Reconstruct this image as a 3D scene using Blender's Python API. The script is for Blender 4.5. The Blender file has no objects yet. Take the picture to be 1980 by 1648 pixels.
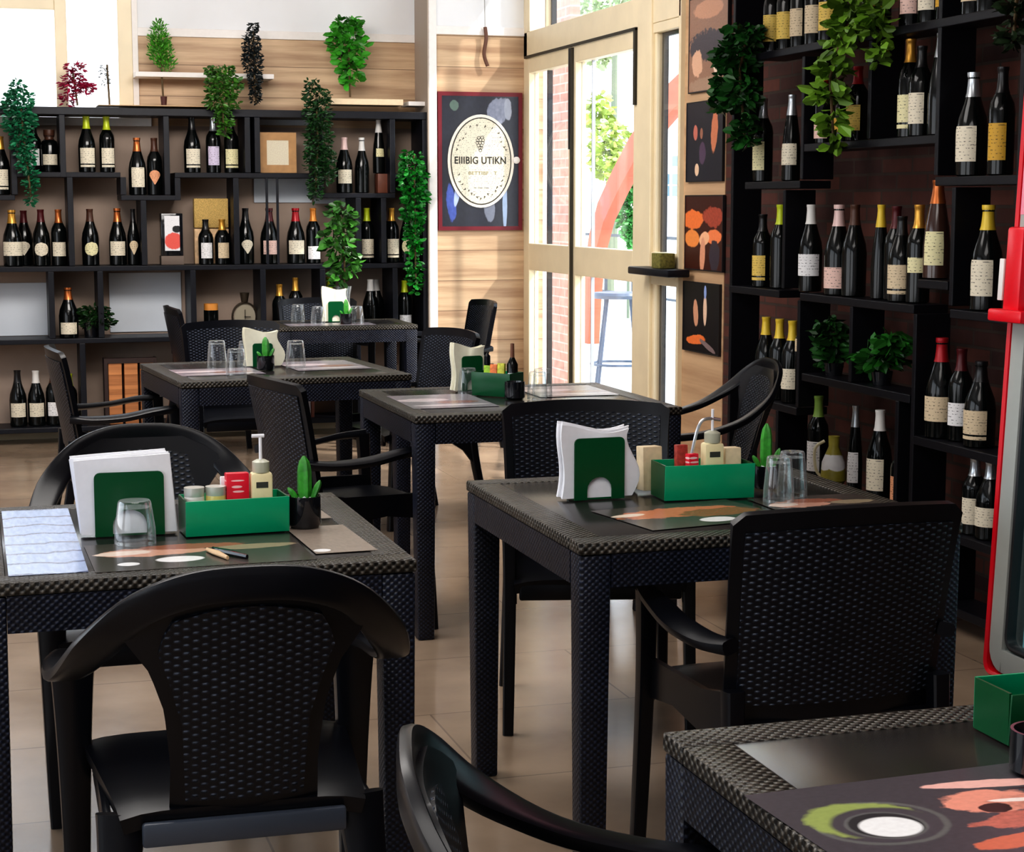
import bpy, bmesh, math, random
from mathutils import Vector, Matrix, Euler
random.seed(7)
PI = math.pi
sc = bpy.context.scene
col = sc.collection
# ---------------------------------------------------------------- camera
F, CX, CY, H = 3470.0, 990.0, 824.0, 1.438
pitch = math.atan((824 - 393) / F)
yaw = math.atan(1050 * math.cos(pitch) / F)
cd = bpy.data.cameras.new('camera'); cam = bpy.data.objects.new('camera', cd); col.objects.link(cam)
cam.location = (0, 0, H); cam.rotation_euler = (PI / 2 - pitch, 0, -yaw)
cd.sensor_width = 36; cd.lens = F / 1980 * 36; cd.clip_end = 200
sc.camera = cam
FW = Vector((math.sin(yaw) * math.cos(pitch), math.cos(yaw) * math.cos(pitch), -math.sin(pitch)))
RT = Vector((math.cos(yaw), -math.sin(yaw), 0)); UP = RT.cross(FW)
# surveying helpers: where a sight line of the photo meets a real plane of the room
def ray(px, py): return FW + RT * (px - CX) / F + UP * (CY - py) / F
def onZ(px, py, z): d = ray(px, py); t = (z - H) / d.z; return Vector((0, 0, H)) + d * t
def onY(px, py, y): d = ray(px, py); return Vector((0, 0, H)) + d * (y / d.y)
def onX(px, py, x): d = ray(px, py); return Vector((0, 0, H)) + d * (x / d.x)

# ---------------------------------------------------------------- materials
def newmat(name):
    m = bpy.data.materials.new(name); m.use_nodes = True
    nt = m.node_tree; b = nt.nodes['Principled BSDF']
    return m, nt, b
def N(nt, t, **k):
    n = nt.nodes.new(t)
    for a, v in k.items():
        if a.startswith('i_'):
            n.inputs[int(a[2:]) if a[2:].isdigit() else a[2:]].default_value = v
        else: setattr(n, a, v)
    return n
def L(nt, a, b): nt.links.new(a, b)
def rgb(c): return (c[0], c[1], c[2], 1)
def s2l(r, g, b):
    f = lambda v: ((v / 255 + .055) / 1.055) ** 2.4 if v > 10 else v / 255 / 12.92
    return (f(r), f(g), f(b))
_mc = {}
def mat(name, c, rough=.5, metal=0, spec=.5, var=0, scale=40, bump=0, em=0, coat=0):
    if name in _mc: return _mc[name]
    m, nt, b = newmat(name)
    b.inputs['Base Color'].default_value = rgb(c); b.inputs['Roughness'].default_value = rough
    b.inputs['Metallic'].default_value = metal; b.inputs['Specular IOR Level'].default_value = spec
    b.inputs['Coat Weight'].default_value = coat
    if em: b.inputs['Emission Color'].default_value = rgb(c); b.inputs['Emission Strength'].default_value = em
    if var or bump:
        tc = N(nt, 'ShaderNodeTexCoord'); no = N(nt, 'ShaderNodeTexNoise'); no.inputs['Scale'].default_value = scale
        no.inputs['Detail'].default_value = 3
        L(nt, tc.outputs['Object'], no.inputs['Vector'])
        if var:
            r = N(nt, 'ShaderNodeValToRGB'); r.color_ramp.elements[0].position = .3; r.color_ramp.elements[1].position = .7
            r.color_ramp.elements[0].color = rgb([x * (1 - var) for x in c]); r.color_ramp.elements[1].color = rgb([min(1, x * (1 + var)) for x in c])
            L(nt, no.outputs['Fac'], r.inputs['Fac']); L(nt, r.outputs['Color'], b.inputs['Base Color'])
        if bump:
            bp = N(nt, 'ShaderNodeBump'); bp.inputs['Strength'].default_value = bump; bp.inputs['Distance'].default_value = .01
            L(nt, no.outputs['Fac'], bp.inputs['Height']); L(nt, bp.outputs['Normal'], b.inputs['Normal'])
    _mc[name] = m
    return m
def weave(name, cu, cv, dark, lite, rough=.33, bump=.8, pw=1.0):
    """raised alternating strands; UV is in metres"""
    if name in _mc: return _mc[name]
    m, nt, b = newmat(name)
    uv = N(nt, 'ShaderNodeUVMap'); sp = N(nt, 'ShaderNodeSeparateXYZ'); L(nt, uv.outputs[0], sp.inputs[0])
    def sn(o, c):
        a = N(nt, 'ShaderNodeMath', operation='MULTIPLY', i_1=PI / c); L(nt, o, a.inputs[0])
        s = N(nt, 'ShaderNodeMath', operation='SINE'); L(nt, a.outputs[0], s.inputs[0]); return s.outputs[0]
    p = N(nt, 'ShaderNodeMath', operation='MULTIPLY'); L(nt, sn(sp.outputs[0], cu), p.inputs[0]); L(nt, sn(sp.outputs[1], cv), p.inputs[1])
    mr = N(nt, 'ShaderNodeMapRange'); mr.inputs['From Min'].default_value = -.6; mr.inputs['From Max'].default_value = .9
    L(nt, p.outputs[0], mr.inputs['Value'])
    pwn = N(nt, 'ShaderNodeMath', operation='POWER', i_1=pw); L(nt, mr.outputs[0], pwn.inputs[0])
    no = N(nt, 'ShaderNodeTexNoise'); no.inputs['Scale'].default_value = 14
    L(nt, uv.outputs[0], no.inputs['Vector'])
    mu = N(nt, 'ShaderNodeMath', operation='MULTIPLY'); L(nt, pwn.outputs[0], mu.inputs[0]); L(nt, no.outputs['Fac'], mu.inputs[1])
    r = N(nt, 'ShaderNodeMix', data_type='RGBA'); r.inputs[6].default_value = rgb(dark); r.inputs[7].default_value = rgb(lite)  # highlights painted into the colour: strand tops lighter, gaps dark
    L(nt, mu.outputs[0], r.inputs[0]); L(nt, r.outputs[2], b.inputs['Base Color'])
    bp = N(nt, 'ShaderNodeBump'); bp.inputs['Strength'].default_value = bump; bp.inputs['Distance'].default_value = .003
    L(nt, pwn.outputs[0], bp.inputs['Height']); L(nt, bp.outputs['Normal'], b.inputs['Normal'])
    b.inputs['Roughness'].default_value = rough; b.inputs['Specular IOR Level'].default_value = .35
    _mc[name] = m
    return m
def printed(name, base, blobs, rough=.35, noise=.12, ns=9, rough_edges=True, lines=None, spec=.5):
    """a printed sheet: ellipses (u, v, ru, rv, angle, colour[, distortion]) over a base colour, UV 0..1"""
    if name in _mc: return _mc[name]
    m, nt, b = newmat(name)
    uv = N(nt, 'ShaderNodeUVMap')
    no = N(nt, 'ShaderNodeTexNoise'); no.inputs['Scale'].default_value = ns; no.inputs['Detail'].default_value = 4
    L(nt, uv.outputs[0], no.inputs['Vector'])
    cur = None
    n2 = N(nt, 'ShaderNodeTexNoise'); n2.inputs['Scale'].default_value = ns * 3; n2.inputs['Detail'].default_value = 3; L(nt, uv.outputs[0], n2.inputs['Vector'])
    bc = N(nt, 'ShaderNodeMix', data_type='RGBA'); bc.inputs[6].default_value = rgb([x * .7 for x in base]); bc.inputs[7].default_value = rgb([min(1, x * 1.3) for x in base])
    L(nt, n2.outputs['Fac'], bc.inputs[0]); cur = bc.outputs[2]
    if lines:
        sp = N(nt, 'ShaderNodeTexWave', wave_type='BANDS', bands_direction='Y'); sp.inputs['Scale'].default_value = lines[0]; sp.inputs['Distortion'].default_value = 2.5
        L(nt, uv.outputs[0], sp.inputs['Vector'])
        g = N(nt, 'ShaderNodeMath', operation='LESS_THAN', i_1=.05); L(nt, sp.outputs['Fac'], g.inputs[0])
        mx = N(nt, 'ShaderNodeMix', data_type='RGBA'); L(nt, g.outputs[0], mx.inputs[0]); L(nt, cur, mx.inputs[6]); mx.inputs[7].default_value = rgb(lines[1]); cur = mx.outputs[2]
    for bl in blobs:
        u, v, ru, rv, an, c = bl[:6]; ds = bl[6] if len(bl) > 6 else noise
        mp = N(nt, 'ShaderNodeMapping', vector_type='TEXTURE'); mp.inputs['Location'].default_value = (u, v, 0)
        mp.inputs['Rotation'].default_value = (0, 0, math.radians(an)); mp.inputs['Scale'].default_value = (ru, rv, 1)
        L(nt, uv.outputs[0], mp.inputs['Vector'])
        ln = N(nt, 'ShaderNodeVectorMath', operation='LENGTH'); L(nt, mp.outputs[0], ln.inputs[0])
        ad = N(nt, 'ShaderNodeMath', operation='MULTIPLY_ADD'); L(nt, no.outputs['Fac'], ad.inputs[0]); ad.inputs[1].default_value = ds * 8; L(nt, ln.outputs['Value'], ad.inputs[2])
        mr = N(nt, 'ShaderNodeMapRange'); mr.inputs['From Min'].default_value = 1 + ds * 4 + .06; mr.inputs['From Max'].default_value = 1 + ds * 4 - .06
        L(nt, ad.outputs[0], mr.inputs['Value'])
        mx = N(nt, 'ShaderNodeMix', data_type='RGBA'); L(nt, mr.outputs[0], mx.inputs[0]); L(nt, cur, mx.inputs[6])
        c2 = N(nt, 'ShaderNodeMix', data_type='RGBA'); c2.inputs[6].default_value = rgb([x * (.45 if ds > .1 else .9) for x in c]); c2.inputs[7].default_value = rgb([min(1, x * 1.25) for x in c])
        L(nt, n2.outputs['Fac'], c2.inputs[0]); L(nt, c2.outputs[2], mx.inputs[7]); cur = mx.outputs[2]
    L(nt, cur, b.inputs['Base Color']); b.inputs['Roughness'].default_value = rough; b.inputs['Specular IOR Level'].default_value = spec
    _mc[name] = m
    return m
def wood(name, c1, c2, ax=0, plank=.19, rough=.5, joints=True):
    m, nt, b = newmat(name)
    tc = N(nt, 'ShaderNodeTexCoord'); sp = N(nt, 'ShaderNodeSeparateXYZ'); L(nt, tc.outputs['Object'], sp.inputs[0])
    dv = N(nt, 'ShaderNodeMath', operation='DIVIDE', i_1=plank); L(nt, sp.outputs[2], dv.inputs[0])
    fl = N(nt, 'ShaderNodeMath', operation='FLOOR'); L(nt, dv.outputs[0], fl.inputs[0])
    fr = N(nt, 'ShaderNodeMath', operation='FRACT'); L(nt, dv.outputs[0], fr.inputs[0])
    cb = N(nt, 'ShaderNodeCombineXYZ')
    a = N(nt, 'ShaderNodeMath', operation='MULTIPLY_ADD', i_1=.55); L(nt, sp.outputs[ax], a.inputs[0])
    o = N(nt, 'ShaderNodeMath', operation='MULTIPLY', i_1=7.3); L(nt, fl.outputs[0], o.inputs[0]); L(nt, o.outputs[0], a.inputs[2])
    L(nt, a.outputs[0], cb.inputs[0])
    z = N(nt, 'ShaderNodeMath', operation='MULTIPLY', i_1=9); L(nt, sp.outputs[2], z.inputs[0]); L(nt, z.outputs[0], cb.inputs[1])
    no = N(nt, 'ShaderNodeTexNoise'); no.inputs['Scale'].default_value = 1.6; no.inputs['Detail'].default_value = 6; no.inputs['Roughness'].default_value = .6
    L(nt, cb.outputs[0], no.inputs['Vector'])
    r = N(nt, 'ShaderNodeValToRGB'); r.color_ramp.elements[0].position = .32; r.color_ramp.elements[1].position = .66
    r.color_ramp.elements[0].color = rgb(c1); r.color_ramp.elements[1].color = rgb(c2)
    L(nt, no.outputs['Fac'], r.inputs['Fac'])
    cur = r.outputs['Color']
    if joints:
        g = N(nt, 'ShaderNodeMath', operation='LESS_THAN', i_1=.018); L(nt, fr.outputs[0], g.inputs[0])
        mx = N(nt, 'ShaderNodeMix', data_type='RGBA'); L(nt, g.outputs[0], mx.inputs[0]); L(nt, cur, mx.inputs[6]); mx.inputs[7].default_value = rgb([x * .45 for x in c1]); cur = mx.outputs[2]
    L(nt, cur, b.inputs['Base Color']); b.inputs['Roughness'].default_value = rough
    return m
def brick(name, ca, cb_, mortar, ax=1, sc_=1.0, rough=.85, loc=0):
    m, nt, b = newmat(name)
    tc = N(nt, 'ShaderNodeTexCoord'); sp = N(nt, 'ShaderNodeSeparateXYZ'); L(nt, tc.outputs['Object'], sp.inputs[0])
    c = N(nt, 'ShaderNodeCombineXYZ'); L(nt, sp.outputs[ax], c.inputs[0]); L(nt, sp.outputs[2], c.inputs[1])
    bt = N(nt, 'ShaderNodeTexBrick'); L(nt, c.outputs[0], bt.inputs['Vector'])
    bt.inputs['Color1'].default_value = rgb(ca); bt.inputs['Color2'].default_value = rgb(cb_); bt.inputs['Mortar'].default_value = rgb(mortar)
    bt.inputs['Scale'].default_value = 1; bt.inputs['Mortar Size'].default_value = .006 * sc_; bt.inputs['Brick Width'].default_value = .235 * sc_; bt.inputs['Row Height'].default_value = .062 * sc_
    no = N(nt, 'ShaderNodeTexNoise'); no.inputs['Scale'].default_value = 12; L(nt, c.outputs[0], no.inputs['Vector'])
    mx = N(nt, 'ShaderNodeMix', data_type='RGBA', blend_type='MULTIPLY'); mx.inputs[0].default_value = .6
    L(nt, bt.outputs['Color'], mx.inputs[6]); L(nt, no.outputs['Fac'], mx.inputs[7]); L(nt, mx.outputs[2], b.inputs['Base Color'])
    bp = N(nt, 'ShaderNodeBump'); bp.inputs['Strength'].default_value = .7; bp.inputs['Distance'].default_value = .01
    iv = N(nt, 'ShaderNodeMath', operation='SUBTRACT', i_0=1.0); L(nt, bt.outputs['Fac'], iv.inputs[1]); L(nt, iv.outputs[0], bp.inputs['Height']); L(nt, bp.outputs['Normal'], b.inputs['Normal'])
    b.inputs['Roughness'].default_value = rough
    return m
def floor_mat():
    m, nt, b = newmat('floor_tiles')
    tc = N(nt, 'ShaderNodeTexCoord')
    bt = N(nt, 'ShaderNodeTexBrick'); L(nt, tc.outputs['Object'], bt.inputs['Vector']); bt.offset = .5
    c = s2l(174, 152, 130)
    bt.inputs['Color1'].default_value = rgb(c); bt.inputs['Color2'].default_value = rgb(s2l(164, 143, 122)); bt.inputs['Mortar'].default_value = rgb(s2l(135, 118, 102))
    bt.inputs['Scale'].default_value = 1; bt.inputs['Mortar Size'].default_value = .003; bt.inputs['Brick Width'].default_value = 1.2; bt.inputs['Row Height'].default_value = .6
    no = N(nt, 'ShaderNodeTexNoise'); no.inputs['Scale'].default_value = 2.2; no.inputs['Detail'].default_value = 5; L(nt, tc.outputs['Object'], no.inputs['Vector'])
    r = N(nt, 'ShaderNodeValToRGB'); r.color_ramp.elements[0].position = .3; r.color_ramp.elements[1].position = .7
    r.color_ramp.elements[0].color = (.62, .6, .6, 1); r.color_ramp.elements[1].color = (1, 1, 1, 1); L(nt, no.outputs['Fac'], r.inputs['Fac'])
    mx = N(nt, 'ShaderNodeMix', data_type='RGBA', blend_type='MULTIPLY'); mx.inputs[0].default_value = 1
    L(nt, bt.outputs['Color'], mx.inputs[6]); L(nt, r.outputs['Color'], mx.inputs[7]); L(nt, mx.outputs[2], b.inputs['Base Color'])
    mr = N(nt, 'ShaderNodeMapRange'); mr.inputs['To Min'].default_value = .10; mr.inputs['To Max'].default_value = .30; L(nt, no.outputs['Fac'], mr.inputs['Value']); L(nt, mr.outputs[0], b.inputs['Roughness'])
    b.inputs['Specular IOR Level'].default_value = .6
    return m
def pane_mat(name, tint=(1, 1, 1), g=.06):
    if name in _mc: return _mc[name]
    m = bpy.data.materials.new(name); m.use_nodes = True; nt = m.node_tree; nt.nodes.clear()
    o = N(nt, 'ShaderNodeOutputMaterial'); t = N(nt, 'ShaderNodeBsdfTransparent'); t.inputs[0].default_value = rgb(tint)
    gl = N(nt, 'ShaderNodeBsdfGlossy'); gl.inputs['Roughness'].default_value = .02; gl.inputs[0].default_value = (1, 1, 1, 1)
    mx = N(nt, 'ShaderNodeMixShader'); mx.inputs[0].default_value = g
    L(nt, t.outputs[0], mx.inputs[1]); L(nt, gl.outputs[0], mx.inputs[2]); L(nt, mx.outputs[0], o.inputs[0])
    _mc[name] = m
    return m
def tumbler_mat():
    """clear thin drinking glass: transparent face-on, bright reflecting at the rims"""
    if 'tumbler_glass' in _mc: return _mc['tumbler_glass']
    m = bpy.data.materials.new('tumbler_glass'); m.use_nodes = True; nt = m.node_tree; nt.nodes.clear()
    o = N(nt, 'ShaderNodeOutputMaterial'); t = N(nt, 'ShaderNodeBsdfTransparent'); t.inputs[0].default_value = (.96, .98, .98, 1)
    gl = N(nt, 'ShaderNodeBsdfGlossy'); gl.inputs['Roughness'].default_value = .06
    df = N(nt, 'ShaderNodeBsdfDiffuse'); df.inputs[0].default_value = (.85, .9, .92, 1)
    lw = N(nt, 'ShaderNodeLayerWeight'); lw.inputs[0].default_value = .35
    mg = N(nt, 'ShaderNodeMixShader'); mg.inputs[0].default_value = .25
    L(nt, gl.outputs[0], mg.inputs[1]); L(nt, df.outputs[0], mg.inputs[2])
    mx = N(nt, 'ShaderNodeMixShader'); mr = N(nt, 'ShaderNodeMapRange'); mr.inputs['To Min'].default_value = .03; mr.inputs['To Max'].default_value = .85
    L(nt, lw.outputs['Facing'], mr.inputs['Value']); L(nt, mr.outputs[0], mx.inputs[0])
    L(nt, t.outputs[0], mx.inputs[1]); L(nt, mg.outputs[0], mx.inputs[2]); L(nt, mx.outputs[0], o.inputs[0])
    _mc['tumbler_glass'] = m
    return m

M = dict(
    resin=mat('black_resin', (.003, .0035, .006), .3, spec=.32),
    tableresin=mat('table_resin', (.011, .012, .017), .3),
    rack=mat('black_painted_metal', (.005, .006, .011), .45, var=.2, spec=.35),
    rack_r=mat('black_rack_paint', (.004, .004, .007), .45, var=.2, spec=.3),
    white=mat('white_wall_paint', s2l(226, 226, 228), .7, var=.03, scale=3),
    trimwhite=mat('white_trim_paint', s2l(232, 226, 222), .5, var=.02),
    cream=mat('cream_door_paint', s2l(232, 216, 184), .4, var=.05, scale=6),
    gasket=mat('black_gasket', (.01, .01, .012), .5),
    glassdark=mat('dark_bottle_glass', (.003, .004, .004), .10, spec=.35),
    glassbrown=mat('brown_bottle_glass', (.05, .022, .016), .12, spec=.6),
    green=mat('bright_green_plastic', s2l(4, 160, 112), .32, var=.05, scale=10),
    dgreen=mat('dark_green_plastic', s2l(0, 78, 42), .3, var=.08, scale=8),
    napkin=mat('white_paper', s2l(240, 240, 244), .8, var=.02, scale=60),
    napcream=mat('ivory_paper', s2l(240, 236, 214), .8, var=.03, scale=60),
    pot=mat('glossy_black_ceramic', (.008, .009, .012), .08, spec=.7),
    steel=mat('brushed_steel', (.55, .56, .58), .3, metal=1),
    redp=mat('red_plastic', s2l(225, 0, 32), .3),
)
M['weave_back'] = weave('wicker_back', .015, .0070, (.0022, .003, .0065), (.12, .155, .23), .36, .8, 4.5)
M['weave_table'] = weave('wicker_table', .0078, .0068, (.003, .0035, .008), (.035, .048, .095), .4, .6, 1.6)
M['weave_top'] = weave('wicker_tabletop_rim', .0088, .0078, (.008, .007, .006), (.24, .21, .17), .28, 1.0, 1.4)

# ---------------------------------------------------------------- mesh helpers
def boxuv(me):
    uvl = me.uv_layers.new(name='UVMap') if not me.uv_layers else me.uv_layers[0]
    for p in me.polygons:
        n = p.normal; ax = max(range(3), key=lambda i: abs(n[i])); a, b = [(1, 2), (0, 2), (0, 1)][ax]
        for li in p.loop_indices:
            v = me.vertices[me.loops[li].vertex_index].co; uvl.data[li].uv = (v[a], v[b])
class MB:
    def __init__(s): s.v = []; s.f = []; s.uv = None
    def add(s, vs, fs):
        o = len(s.v); s.v += [Vector(v) for v in vs]; s.f += [tuple(i + o for i in f) for f in fs]; return s
    def box(s, c, d, r=None, bev=.0, taper=None):
        bm = bmesh.new(); bmesh.ops.create_cube(bm, size=1)
        for v in bm.verts:
            v.co = Vector((v.co.x * d[0], v.co.y * d[1], v.co.z * d[2]))
            if taper and v.co.z < 0: v.co.x *= taper; v.co.y *= taper
        if bev: bmesh.ops.bevel(bm, geom=bm.edges[:], offset=min(bev, min(d) * .45), segments=2, profile=.5, affect='EDGES')
        mt = Matrix.Translation(c) @ (r.to_matrix().to_4x4() if r else Matrix.Identity(4)); bmesh.ops.transform(bm, matrix=mt, verts=bm.verts)
        bm.verts.index_update(); s.add([v.co.copy() for v in bm.verts], [[v.index for v in f.verts] for f in bm.faces]); bm.free(); return s
    def b2(s, x0, x1, y0, y1, z0, z1, bev=0): return s.box(((x0 + x1) / 2, (y0 + y1) / 2, (z0 + z1) / 2), (abs(x1 - x0), abs(y1 - y0), abs(z1 - z0)), bev=bev)
    def lathe(s, prof, n=20, c=(0, 0, 0), cap=True):
        vs = []; k = len(prof)
        for r, z in prof:
            for i in range(n): a = 2 * PI * i / n; vs.append((c[0] + r * math.cos(a), c[1] + r * math.sin(a), c[2] + z))
        fs = [(j * n + i, j * n + (i + 1) % n, (j + 1) * n + (i + 1) % n, (j + 1) * n + i) for j in range(k - 1) for i in range(n)]
        if cap:
            if prof[0][0] > 1e-5: fs.append(tuple(range(n))[::-1])
            if prof[-1][0] > 1e-5: fs.append(tuple((k - 1) * n + i for i in range(n)))
        return s.add(vs, fs)
    def sweep(s, path, R, w, t, n=10, ex=.6, closed=False):
        """path points, R = width direction per point, w/t widths per point"""
        path = [Vector(p) for p in path]; vs = []; k = len(path)
        for i, p in enumerate(path):
            T = (path[min(i + 1, k - 1)] - path[max(i - 1, 0)]).normalized()
            r = Vector(R[i] if isinstance(R, list) else R); r = (r - T * r.dot(T)).normalized(); nn = T.cross(r)
            ww = w[i] if isinstance(w, (list, tuple)) else w; tt = t[i] if isinstance(t, (list, tuple)) else t
            for j in range(n):
                a = 2 * PI * j / n; ca, sa = math.cos(a), math.sin(a)
                vs.append(p + r * (math.copysign(abs(ca) ** ex, ca) * ww / 2) + nn * (math.copysign(abs(sa) ** ex, sa) * tt / 2))
        fs = [(j * n + i, j * n + (i + 1) % n, (j + 1) * n + (i + 1) % n, (j + 1) * n + i) for j in range(k - 1) for i in range(n)]
        fs += [tuple(range(n))[::-1], tuple((k - 1) * n + i for i in range(n))]
        return s.add(vs, fs)
    def tube(s, path, r, n=8):
        d = (Vector(path[-1]) - Vector(path[0])); up = (0, 0, 1) if abs(d.normalized().z) < .9 else (1, 0, 0)
        return s.sweep(path, up, [2 * x for x in r] if isinstance(r, (list, tuple)) else 2 * r, [2 * x for x in r] if isinstance(r, (list, tuple)) else 2 * r, n, 1)
    def sheet(s, fn, nu, nv, th=0.0):
        """fn(u,v)->point, u,v in 0..1; th thickness along the normal"""
        g = [[Vector(fn(i / nu, j / nv)) for i in range(nu + 1)] for j in range(nv + 1)]
        def nrm(i, j):
            a = g[j][min(i + 1, nu)] - g[j][max(i - 1, 0)]; b = g[min(j + 1, nv)][i] - g[max(j - 1, 0)][i]; c = a.cross(b); return c.normalized() if c.length > 1e-12 else Vector((0, 0, 1))
        f = [p for r in g for p in r]; W = nu + 1
        if th == 0: return s.add(f, [(j * W + i, j * W + i + 1, (j + 1) * W + i + 1, (j + 1) * W + i) for j in range(nv) for i in range(nu)])
        bk = [g[j][i] - nrm(i, j) * th for j in range(nv + 1) for i in range(nu + 1)]; o = len(f)
        fs = [(j * W + i, j * W + i + 1, (j + 1) * W + i + 1, (j + 1) * W + i) for j in range(nv) for i in range(nu)]
        fs += [tuple(o + x for x in q[::-1]) for q in fs]
        for i in range(nu): fs += [(i, o + i, o + i + 1, i + 1), (nv * W + i, nv * W + i + 1, o + nv * W + i + 1, o + nv * W + i)]
        for j in range(nv): fs += [(j * W, (j + 1) * W, o + (j + 1) * W, o + j * W), (j * W + nu, o + j * W + nu, o + (j + 1) * W + nu, (j + 1) * W + nu)]
        return s.add(f + bk, fs)
    def prism(s, poly, t, mtx=None, holes=None):
        """poly in xz plane, extruded +-t/2 in y"""
        bm = bmesh.new(); vs = [bm.verts.new((p[0], -t / 2, p[1])) for p in poly]; f = bm.faces.new(vs)
        r = bmesh.ops.extrude_face_region(bm, geom=[f]); 
        for v in [e for e in r['geom'] if isinstance(e, bmesh.types.BMVert)]: v.co.y += t
        bmesh.ops.triangulate(bm, faces=[f for f in bm.faces if len(f.verts) > 4])
        bmesh.ops.recalc_face_normals(bm, faces=bm.faces)
        if mtx: bmesh.ops.transform(bm, matrix=mtx, verts=bm.verts)
        bm.verts.index_update(); s.add([v.co.copy() for v in bm.verts], [[v.index for v in f.verts] for f in bm.faces]); bm.free(); return s
    def mesh(s, name, m, smooth=35, uv=None):
        me = bpy.data.meshes.new(name); me.from_pydata([tuple(v) for v in s.v], [], s.f); me.validate(); me.update()
        bm = bmesh.new(); bm.from_mesh(me)
        if smooth is not None and uv != 'open': bmesh.ops.recalc_face_normals(bm, faces=bm.faces)
        bm.to_mesh(me); bm.free()
        if smooth is not None:
            for p in me.polygons: p.use_smooth = True
            me.set_sharp_from_angle(angle=math.radians(smooth))
        if m: me.materials.append(m)
        boxuv(me)
        return me
    def obj(s, name, m, parent=None, smooth=35, uv=None):
        return link(name, s.mesh(name, m, smooth, uv), parent)
def link(name, data, parent=None, loc=(0, 0, 0), rot=0):
    o = bpy.data.objects.new(name, data); col.objects.link(o); o.location = loc; o.rotation_euler = (0, 0, rot)
    if parent: o.parent = parent
    return o
def tag(o, label=None, cat=None, group=None, kind=None):
    if label: o['label'] = label
    if cat: o['category'] = cat
    if group: o['group'] = group
    if kind: o['kind'] = kind
    return o
def thing(name, label, cat, loc=(0, 0, 0), rot=0, group=None): return tag(link(name, None, None, loc, rot), label, cat, group)
def struct(name, mb, m, parent=None, label=None, smooth=None):
    o = mb.obj(name, m, parent, smooth)
    if not parent: o['kind'] = 'structure'
    if label: o['label'] = label; o['category'] = name.split('_')[0]
    return o
def copy_tree(o, parent=None):
    c = o.copy(); col.objects.link(c)
    if parent: c.parent = parent
    for ch in list(o.children): copy_tree(ch, c)
    return c
def rect_sheet(name, m, w, h, parent=None, th=.0006):
    """thin horizontal sheet with 0..1 UV, centred"""
    me = bpy.data.meshes.new(name)
    vs = [(-w/2, -h/2, 0), (w/2, -h/2, 0), (w/2, h/2, 0), (-w/2, h/2, 0)]; vs += [(x, y, th) for x, y, z in vs]
    me.from_pydata(vs, [], [(3, 2, 1, 0), (4, 5, 6, 7), (0, 1, 5, 4), (1, 2, 6, 5), (2, 3, 7, 6), (3, 0, 4, 7)])
    uvl = me.uv_layers.new(name='UVMap')
    for l in me.loops: v = me.vertices[l.vertex_index].co; uvl.data[l.index].uv = (v.x / w + .5, v.y / h + .5)
    me.materials.append(m)
    return link(name, me, parent)

# ---------------------------------------------------------------- the room
FY = 11.0; WY = 11.33; RX = 3.41
struct('floor', MB().b2(-3.2, RX + .1, -2.6, WY + .1, -.1, 0), floor_mat())
struct('ceiling', MB().b2(-3.2, RX + .1, -2.6, WY + .1, 3.15, 3.25), M['white'])
wwood = wood('wall_planks', s2l(158, 124, 96), s2l(214, 184, 150), 0)
taupe = mat('taupe_wall_paint', s2l(168, 148, 134), .7, var=.08, scale=5)
struct('wall_back', MB().b2(-3.2, 2.77, WY, WY + .1, 2.0, 2.45).b2(-3.2, -1.3, WY, WY + .1, 2.0, 2.45), wwood) if 0 else None
w = MB(); w.b2(.99, 2.77, WY, WY + .1, 1.91, 2.45).b2(-3.2, -1.3, WY, WY + .1, 1.91, 2.45)
struct('wall_back', w, wwood, label='light wood plank band of the back wall above the wine rack')
struct('wall_back_lower', MB().b2(-3.2, 2.77, WY, WY + .1, 0, 1.91), taupe, label='taupe painted lower part of the back wall behind the wine rack')
w = MB(); w.b2(.99, 2.77, WY, WY + .1, 2.45, 3.15).b2(-3.2, -1.3, WY, WY + .1, 2.45, 3.15).b2(-1.3, .99, WY, WY + .1, 3.0, 3.15)
struct('wall_back_upper', w, M['white'], label='white painted top of the back wall')
struct('wall_poster', MB().b2(2.765, RX + .1, FY, WY + .1, 0, 2.478), wwood, label='light wood plank wall section that carries the framed poster')
struct('wall_poster_upper', MB().b2(2.765, RX + .1, FY, WY + .1, 2.478, 3.15), M['white'], label='white painted wall top above the framed poster')
struct('trim_1', MB().b2(.99, 2.765, WY - .015, WY, 2.45, 2.5, .003), M['trimwhite'], label='thin white moulding on the back wall above the planks')
struct('trim_2', MB().b2(2.765, RX, FY - .015, FY, 2.478, 2.53, .003), M['trimwhite'], label='thin white moulding above the poster')
struct('trim_3', MB().b2(2.755, 2.81, FY - .02, FY + .0, 0, 3.15, .004), M['trimwhite'], label='tall white corner strip left of the poster')
struct('trim_4', MB().b2(2.75, 2.765, FY - .02, WY - .016, 0, 3.15, .003), mat('grey_trim', s2l(170, 155, 142), .6), label='narrow side face of the wall corner')
struct('baseboard_back', MB().b2(-3.0, 2.75, WY - .02, WY, 0, .09), M['cream'], label='low cream baseboard under the back wine rack')
struct('wall_left', MB().b2(-3.2, -3.1, -2.6, WY, 0, .7).b2(-3.2, -3.1, -2.6, WY, 2.7, 3.15).b2(-3.2, -3.1, -2.6, -1.8, .7, 2.7).b2(-3.2, -3.1, 2.2, 3.2, .7, 2.7).b2(-3.2, -3.1, 7.4, WY, .7, 2.7), M['white'])  # unseen wall; openings added to let skylight into the room
struct('wall_front', MB().b2(-3.2, RX + .1, -2.7, -2.6, 0, 3.15), M['white'])
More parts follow.
